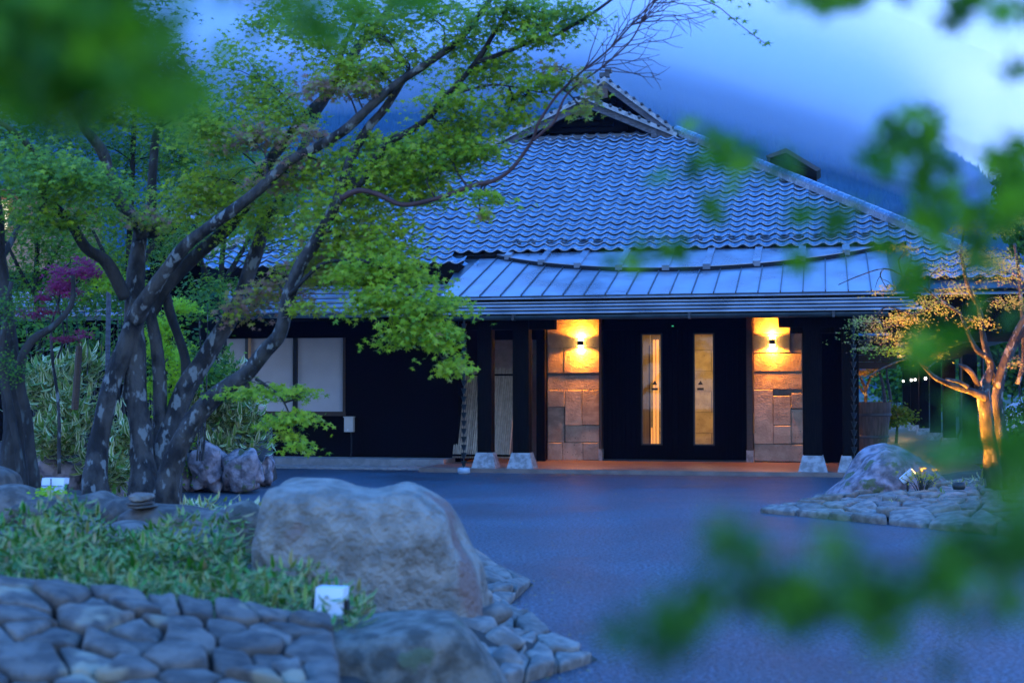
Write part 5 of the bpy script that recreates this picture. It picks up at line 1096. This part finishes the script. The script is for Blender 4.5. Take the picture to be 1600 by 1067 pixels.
simple_tree('uplit_tree', 'maple with an orange uplit trunk on the right bed',
    [([(1556, 775, 34), (1550, 735, 23), (1545, 690, 19), (1540, 650, 18), (1536, 625, 19), (1540, 600, 15), (1548, 575, 9), (1546, 560, 8), (1528, 548, 7), (1515, 525, 5), (1500, 490, 4)], 18.6, 18.3, 'trunk'),
     ([(1578, 775, 26), (1568, 720, 17), (1562, 660, 15), (1558, 620, 15), (1566, 580, 12), (1582, 545, 10), (1600, 515, 8), (1630, 470, 6)], 18.9, 19.0, 'trunk'),
     ([(1538, 620, 12), (1520, 612, 8), (1498, 606, 7), (1478, 598, 6), (1462, 590, 5), (1445, 575, 3), (1430, 560, 2.5), (1412, 545, 2)], 18.4, 17.9, 'branch'),
     ([(1530, 608, 8), (1526, 596, 6), (1518, 582, 6), (1508, 574, 5), (1498, 570, 2)], 18.4, 18.1, 'branch'),
     ([(1512, 604, 5), (1500, 597, 4), (1488, 594, 3.5), (1478, 592, 2)], 18.2, 18, 'branch'),
     ([(1558, 600, 10), (1545, 560, 8), (1535, 520, 6), (1530, 480, 5.5), (1518, 460, 5), (1508, 430, 4), (1502, 395, 3), (1506, 360, 2)], 18.7, 18.5, 'branch'),
     ([(1556, 605, 9), (1568, 565, 8), (1580, 535, 7), (1598, 500, 6), (1625, 475, 5)], 18.5, 18.2, 'branch'),
     ([(1590, 600, 5), (1600, 560, 6), (1598, 500, 5), (1592, 430, 4), (1585, 380, 3)], 19.2, 19.2, 'branch'),
     ([(1500, 490, 4), (1470, 470, 3.5), (1445, 450, 3), (1410, 430, 2), (1380, 420, 1.5), (1340, 432, 1.2), (1310, 445, 1)], 18.3, 17.8, 'branch'),
     ([(1470, 470, 3), (1430, 490, 2.5), (1390, 480, 2), (1370, 490, 1.5), (1345, 520, 1.2)], 18.2, 17.9, 'branch'),
     ([(1450, 575, 2), (1420, 560, 2), (1380, 575, 1.5), (1350, 590, 1.2), (1335, 580, 1)], 18, 17.8, 'branch')],
    [(1385, 520, 50, 16, 17.9, .85), (1430, 505, 40, 14, 18, .8), (1360, 505, 25, 12, 17.8, .9), (1400, 545, 40, 9, 17.8, .2), (1440, 540, 35, 12, 17.9, .1), (1450, 475, 35, 14, 18.1, .7), (1550, 430, 50, 16, 18.4, .8), (1580, 405, 30, 14, 18.3, .75),
     (1480, 455, 35, 12, 18.2, .8), (1500, 400, 40, 14, 18.4, .6), (1465, 420, 35, 10, 18.2, .7), (1560, 470, 35, 12, 18.6, .8), (1590, 560, 15, 10, 18.6, .9), (1540, 395, 40, 12, 18.5, .7), (1580, 345, 30, 16, 18.5, .6), (1510, 350, 30, 15, 18.5, .5), (1420, 390, 25, 8, 18.1, .7), (1385, 450, 25, 8, 17.9, .8), (1350, 540, 15, 6, 17.8, .9), (1470, 555, 20, 8, 18, .5), (1520, 500, 25, 10, 18.4, .8)],
    M['leaf_orange'], M['bark'], .026, .42, MT3, 18, maxn=500, tsd=.2)
# tuft on the trunk
# small uplit tree seen through the walkway, hedge, far trees on the right
simple_tree('small_uplit_tree', 'small tree lit orange seen over the barrel', [([(1352, 640, 5), (1352, 610, 4), (1345, 590, 3), (1340, 570, 2)], 40, 40, 'trunk'), ([(1352, 612, 3), (1358, 595, 2.5), (1368, 575, 2)], 40, 40, 'branch'), ([(1350, 615, 3), (1340, 600, 2)], 40, 40, 'branch')],
    [(1345, 585, 12, 8, 40, .8), (1362, 580, 12, 8, 40, .8)], M['leaf_orange'], M['bark'], .07, .8, MT3, 40)
pp = P(1345, 638, 39.2); spot('small_tree_uplight', (pp.x, pp.y, .35), P(1352, 590, 40), 260, (1, .42, .05), R(70), .5, .04)
simple_tree('slender_tree', 'pale slender leaning trunks beyond the barrel', [([(1384, 655, 6), (1382, 620, 5), (1376, 590, 4), (1366, 560, 3)], 46, 46, 'trunk'), ([(1393, 655, 4), (1391, 620, 4), (1386, 590, 3), (1384, 560, 2)], 47, 47, 'trunk')],
    [(1375, 560, 25, 14, 46, .5), (1400, 565, 20, 10, 46, .4)], M['leaf_bg'], M['barge'], .1, .5, MT3, 46)
def bush(label, cl, size, mat='leaf_bg', dens=.9, name='shrub', t_=.4):
    cc = np.concatenate([clump_pts(x, y, rx, ry, Y, int(rx*ry*dens), pads=0) for (x, y, rx, ry, Y) in cl]); x, y, rx, ry, Y = cl[0]
    t = thing(name, label, 'shrub' if name == 'shrub' else 'tree', P(x, y+ry, Y)); leaves('foliage', cc, size, rng.normal(t_, .2, len(cc)), M[mat], t, OV, .9)
    g_ = P(x, y+ry, Y); MB().tube([(g_.x, g_.y, 0), (g_.x+.05, g_.y, max(.3, g_.z+.2))], [.05, .03], n=6).build('stem' if name == 'shrub' else 'trunk', M['bark_dark'], t)
bush('round green shrub beside the walkway floor beyond the barrel', [(1400, 650, 22, 14, 42), (1385, 655, 12, 10, 42)], .10, t_=.6, dens=5)
bush('dark green hedge at the right edge behind the uplit tree', [(1590, 690, 30, 30, 24), (1570, 650, 30, 16, 30), (1610, 640, 30, 20, 26), (1590, 720, 35, 25, 22)], .08, dens=.7, t_=.2)
for i, (x, y, rx, ry, Y, t_, lb) in enumerate([(1590, 330, 28, 60, 60, .25, 'dark leafy tree at the right edge under the hill'), (1490, 600, 50, 40, 75, .3, 'distant dark tree behind the walkway posts'), (1580, 560, 50, 50, 62, .2, 'shadowy tree behind the parked car'), (1400, 600, 40, 30, 80, .3, 'distant tree closing the end of the walkway')]):
    bush(lb, [(x, y, rx, ry, Y), (x-rx*.4, y-ry*.5, rx*.6, ry*.5, Y), (x+rx*.4, y+ry*.5, rx*.7, ry*.5, Y)], .3, dens=1.1, name='far_tree', t_=t_)

# ================================================================== FOREGROUND BRANCHES (near the lens)
lm = bpy.data.meshes.new('leaf'); V5, F5 = MT5; lm.from_pydata([tuple(q) for q in V5], [], [tuple(int(k) for k in f_) for f_ in F5]); lm.materials.append(M['leaf_near']); lm.update()
at = lm.attributes.new('tint', 'FLOAT', 'POINT'); at.data.foreach_set('value', [.5]*len(V5))
lm2 = lm.copy(); lm2.materials.clear(); lm2.materials.append(leafmat('shaded_leaf', [(0, (.02, .08, .008)), (.6, (.05, .18, .010)), (1, (.16, .38, .014))], edge='obj', trans=.35))  # darker copy of the near leaf, with shade put into its green
def near_branch(label, stems, blobs, size, seed, mult=1.0, leafmesh=None):
    r_ = random.Random(seed); s0 = stems[0]; t = thing('maple_branch', label, 'branch', P(s0[0][0], s0[0][1], s0[0][2])); org = Vector(t.location)
    for st_ in stems:
        w = crom([np.array(P(x, y, Y)) for x, y, Y in st_], 4); L = len(w)
        MB().tube([Vector(q)-org for q in w], [.0028*(1-.7*i/L) for i in range(L)], n=6).build('twig', M['bark_dark'], t, smooth=True, off=Vector((0, 0, 0)))
    for (x, y, sx, sy, Y, n) in blobs:
        for _ in range(int(n*mult)):
            q = P(x+r_.gauss(0, 1)*sx, y+r_.gauss(0, 1)*sy, Y*(1+r_.gauss(0, .05)))-org
            inst('leaf', leafmesh or lm, t, q, rot=(r_.uniform(.7, 1.7), r_.uniform(-.6, .6), r_.uniform(0, 6.28)), scale=size*r_.uniform(.7, 1.2))
    return t
near_branch('dense blurred maple spray hanging over the top left corner', [[(-80, -60, 1.15), (60, 20, 1.1), (180, 80, 1.1), (300, 150, 1.1)], [(-60, 60, 1.15), (60, 120, 1.1), (160, 190, 1.1)]],
    [(30, 60, 55, 50, 1.1, 50), (110, 60, 60, 50, 1.1, 50), (60, 110, 60, 40, 1.1, 40), (190, 110, 40, 35, 1.05, 30), (250, 170, 30, 18, 1.05, 14), (140, 150, 60, 25, 1.1, 25), (100, 200, 35, 10, 1.1, 6), (310, 140, 18, 14, 1.1, 4), (20, 0, 60, 30, 1.1, 30), (150, 10, 60, 30, 1.1, 25), (240, 60, 20, 30, 1.1, 8), (60, 60, 60, 50, 1.15, 40), (150, 90, 60, 45, 1.12, 40), (100, -110, 150, 50, 1.15, 130), (260, -60, 60, 30, 1.15, 30)], .030, 1)  # blobs above the frame: unseen leaves added to shade the spray below
near_branch('blurred maple spray hanging into the top edge above the big maple', [[(440, -90, 1.2), (460, -20, 1.2), (480, 40, 1.2)], [(620, -90, 1.2), (615, -30, 1.2), (610, 20, 1.2)]],
    [(450, 20, 30, 16, 1.2, 14), (500, 30, 25, 20, 1.2, 14), (430, -10, 40, 15, 1.2, 12), (590, 0, 30, 14, 1.2, 12), (640, -5, 30, 12, 1.2, 10), (530, 60, 12, 14, 1.2, 4), (718, 35, 8, 8, 1.3, 1), (560, -20, 30, 14, 1.2, 8)], .022, 2)
near_branch('blurred leaves dangling from the top right of the view', [[(1290, -80, 1.6), (1300, -30, 1.6), (1310, 5, 1.6)], [(1510, -80, 1.6), (1500, -20, 1.6), (1495, 40, 1.6)], [(1640, 60, 1.6), (1610, 90, 1.6), (1585, 105, 1.6)]],
    [(1290, -2, 24, 10, 1.6, 9), (1340, 0, 18, 10, 1.6, 7), (1495, 35, 6, 12, 1.6, 2), (1500, 5, 14, 8, 1.6, 3), (1570, 15, 8, 14, 1.6, 3), (1592, 108, 8, 8, 1.6, 2), (1400, -15, 40, 8, 1.6, 5)], .036, 3, 1.6)
near_branch('blurred maple twigs with scattered leaves across the right half', [[(1700, 230, 1.9), (1600, 260, 1.9), (1500, 300, 1.9), (1420, 330, 1.9), (1300, 370, 2.0), (1180, 385, 2.0), (1000, 400, 2.0)], [(1700, 230, 1.9), (1560, 250, 1.9), (1440, 190, 1.9), (1420, 175, 1.9)], [(1440, 300, 1.9), (1300, 270, 1.9), (1150, 240, 1.9), (1080, 215, 1.9)], [(1700, 560, 1.8), (1560, 560, 1.8), (1460, 560, 1.8)]],
    [(1028, 277, 3, 3, 2.0, 1), (1120, 330, 10, 6, 2.0, 3), (1150, 240, 14, 16, 1.9, 5), (1105, 215, 20, 10, 1.9, 3), (1225, 262, 16, 8, 1.9, 4), (1160, 265, 12, 12, 1.9, 3), (960, 405, 5, 4, 2.0, 1), (1000, 400, 14, 8, 2.0, 3), (1040, 395, 10, 10, 2.0, 3),
     (1090, 275, 6, 6, 2.0, 1), (1245, 420, 7, 8, 1.9, 2), (1290, 350, 14, 8, 1.9, 4), (1330, 325, 12, 8, 1.9, 3), (1320, 380, 10, 8, 1.9, 2), (1385, 390, 10, 8, 1.9, 2), (1420, 430, 12, 12, 1.9, 4), (1400, 210, 25, 20, 1.8, 7), (1440, 190, 20, 12, 1.8, 5), (1450, 260, 20, 20, 1.8, 7), (1390, 250, 18, 14, 1.8, 5),
     (1460, 310, 22, 20, 1.8, 7), (1520, 330, 22, 18, 1.8, 6), (1560, 270, 18, 14, 1.8, 5), (1590, 310, 12, 25, 1.6, 8), (1530, 390, 20, 25, 1.7, 8), (1470, 360, 18, 12, 1.8, 4), (1440, 560, 24, 14, 1.7, 4), (1480, 545, 26, 12, 1.7, 3), (1500, 640, 20, 14, 1.7, 2), (1540, 500, 20, 20, 1.7, 2), (1595, 250, 8, 25, 1.6, 5), (1600, 60, 6, 20, 1.6, 1)], .040, 4, 1.6)
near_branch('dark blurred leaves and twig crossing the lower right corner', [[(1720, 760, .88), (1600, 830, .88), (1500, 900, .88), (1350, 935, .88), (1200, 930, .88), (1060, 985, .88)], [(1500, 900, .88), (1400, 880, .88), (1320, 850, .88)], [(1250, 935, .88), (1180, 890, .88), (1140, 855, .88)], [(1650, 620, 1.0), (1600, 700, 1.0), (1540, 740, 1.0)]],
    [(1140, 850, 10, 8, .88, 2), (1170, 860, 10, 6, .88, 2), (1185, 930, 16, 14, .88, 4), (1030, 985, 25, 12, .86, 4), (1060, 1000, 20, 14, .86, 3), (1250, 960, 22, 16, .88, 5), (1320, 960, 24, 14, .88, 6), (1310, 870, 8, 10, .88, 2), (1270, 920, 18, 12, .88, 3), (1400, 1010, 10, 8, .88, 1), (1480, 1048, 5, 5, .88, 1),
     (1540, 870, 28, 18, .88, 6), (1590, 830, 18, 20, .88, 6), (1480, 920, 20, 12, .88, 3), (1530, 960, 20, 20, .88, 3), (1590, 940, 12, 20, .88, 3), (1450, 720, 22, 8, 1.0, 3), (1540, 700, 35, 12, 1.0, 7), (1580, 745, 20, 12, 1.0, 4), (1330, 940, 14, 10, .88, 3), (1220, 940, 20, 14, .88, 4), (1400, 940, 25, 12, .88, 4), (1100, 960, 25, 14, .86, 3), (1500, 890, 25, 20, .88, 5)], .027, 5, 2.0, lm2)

# ================================================================== HILL, MIST, HAZE
def hillfn(px):
    return np.interp(px, [-400, 0, 500, 850, 1000, 1150, 1350, 1480, 1520, 1590, 1650, 1800, 2400], [0, 10, 10, 50, 90, 140, 205, 240, 262, 318, 360, 380, 430])
n1, n2 = 260, 70; V = []
for j in range(n2+1):
    t = j/n2
    for i in range(n1+1):
        px = -500+3000*i/n1; Y = 760+1040*t**1.1; yt = float(hillfn(px)); ztop = P(px, yt, 1800).z; zz = ztop*(t**.9) if t > 0 else -5
        w = P(px, 600, Y); zz += 4*noise.fractal(Vector((w.x*.012, Y*.012, 0)), 1, 2, 4)*min(1, 2*t)+2.0*noise.noise(Vector((w.x*.11, Y*.11, 1)))*min(1, 3*t)*(1 if j < n2 else .6); V.append((w.x, Y, zz))
V += [(x, y+60, -5) for (x, y, z) in V[-(n1+1):]]
Fq = [(j*(n1+1)+i, j*(n1+1)+i+1, (j+1)*(n1+1)+i+1, (j+1)*(n1+1)+i) for j in range(n2+1) for i in range(n1)]
hill = npmesh('hill', np.array(V), np.array(Fq), M['hill'], smooth=True); tag(hill, kind='structure')
# conifers as one mass
nT_ = 26000; Vv = np.array(V[:(n1+1)*(n2+1)]).reshape(n2+1, n1+1, 3); jj = rng.uniform(8, n2-.01, nT_); ii = rng.uniform(20, n1*.72, nT_)
j0, i0 = jj.astype(int), ii.astype(int); fj, fi = (jj-j0)[:, None], (ii-i0)[:, None]
Q = Vv[j0, i0]*(1-fj)*(1-fi)+Vv[np.minimum(j0+1, n2), i0]*fj*(1-fi)+Vv[j0, i0+1]*(1-fj)*fi+Vv[np.minimum(j0+1, n2), i0+1]*fj*fi
hts = rng.uniform(6, 14, nT_); k = 6; ang = np.arange(k)*2*np.pi/k
ringv = np.stack([np.cos(ang), np.sin(ang), np.zeros(k)], 1)
V3 = np.concatenate([Q[:, None]+ringv[None]*(hts*.30)[:, None, None]+np.array([0, 0, -1.0]), (Q+np.stack([np.zeros(nT_)]*2+[hts], 1))[:, None]], 1)
tri = np.array([(a_, (a_+1) % k, k) for a_ in range(k)]); Fq = (tri[None]+(np.arange(nT_)*(k+1))[:, None, None]).reshape(-1, 3)
fo = npmesh('hillside_forest', V3.reshape(-1, 3), Fq, M['hill']); tag(fo, 'dark conifer forest covering the misty hill', 'forest', kind='stuff')

def volume(name, d, col, aniso=0.0):
    m = bpy.data.materials.new(name); m.use_nodes = True; n = m.node_tree.nodes; n.remove(n['Principled BSDF'])
    v = n.new('ShaderNodeVolumePrincipled'); v.inputs['Color'].default_value = (*col, 1); v.inputs['Density'].default_value = d; v.inputs['Anisotropy'].default_value = aniso
    m.node_tree.links.new(v.outputs[0], n['Material Output'].inputs['Volume']); return m
# low cloud: lumpy bank, its underside sloping down to the right, thin at the front edge
def ycl(px): return np.interp(px, [-600, 300, 600, 850, 1000, 1150, 1350, 1500, 1650, 2000], [230, 190, 180, 170, 185, 225, 285, 345, 400, 430])
nc, nr = 60, 26; V = []
for j in range(nr+1):
    t = j/nr
    for i in range(nc+1):
        px = -550+2600*i/nc; yb = float(ycl(px)); py = yb-280*t
        dpx = yb-py; th = 1+165*math.exp(-((dpx-105)/(52. if dpx < 105 else 95.))**2)*float(np.interp(px, [1380, 1500], [1, .12])) if t > 0 else 0
        Yb = 372 if False else 560-0*t; w = P(px, py, 700); lum = 14*noise.fractal(Vector((w.x*.012, w.z*.02, 0)), 1, 2, 3)*min(1, 3*t)
        ww = P(px, py, 740-th*.5+lum*.5 if t > 0 else 740); V.append(tuple(ww))
nA = len(V)
for j in range(nr+1):
    t = j/nr
    for i in range(nc+1):
        px = -550+2600*i/nc; yb = float(ycl(px)); py = yb-280*t; V.append(tuple(P(px, py, 740.0+(1 if t else 0))))
Fq = []
def gi(j, i): return j*(nc+1)+i
for j in range(nr):
    for i in range(nc):
        Fq.append((gi(j, i), gi(j, i+1), gi(j+1, i+1), gi(j+1, i))); Fq.append((nA+gi(j, i), nA+gi(j+1, i), nA+gi(j+1, i+1), nA+gi(j, i+1)))
for i in range(nc): Fq.append((gi(nr, i), gi(nr, i+1), nA+gi(nr, i+1), nA+gi(nr, i))); Fq.append((gi(0, i+1), gi(0, i), nA+gi(0, i), nA+gi(0, i+1)))
for j in range(nr): Fq.append((gi(j, 0), gi(j+1, 0), nA+gi(j+1, 0), nA+gi(j, 0))); Fq.append((gi(j+1, nc), gi(j, nc), nA+gi(j, nc), nA+gi(j+1, nc)))
mist = npmesh('low_cloud', np.array(V), np.array(Fq), volume('mist', .045, (.92, .95, 1))); tag(mist, 'low mist veiling the top of the hill', 'mist', kind='stuff')
hz = MB().box(-2600, 2900, -80, 2100, -1.2, 700).build('haze', volume('haze', .00020, (.12, .48, 1.0))); tag(hz, 'thin blue dusk haze', 'haze', kind='stuff')
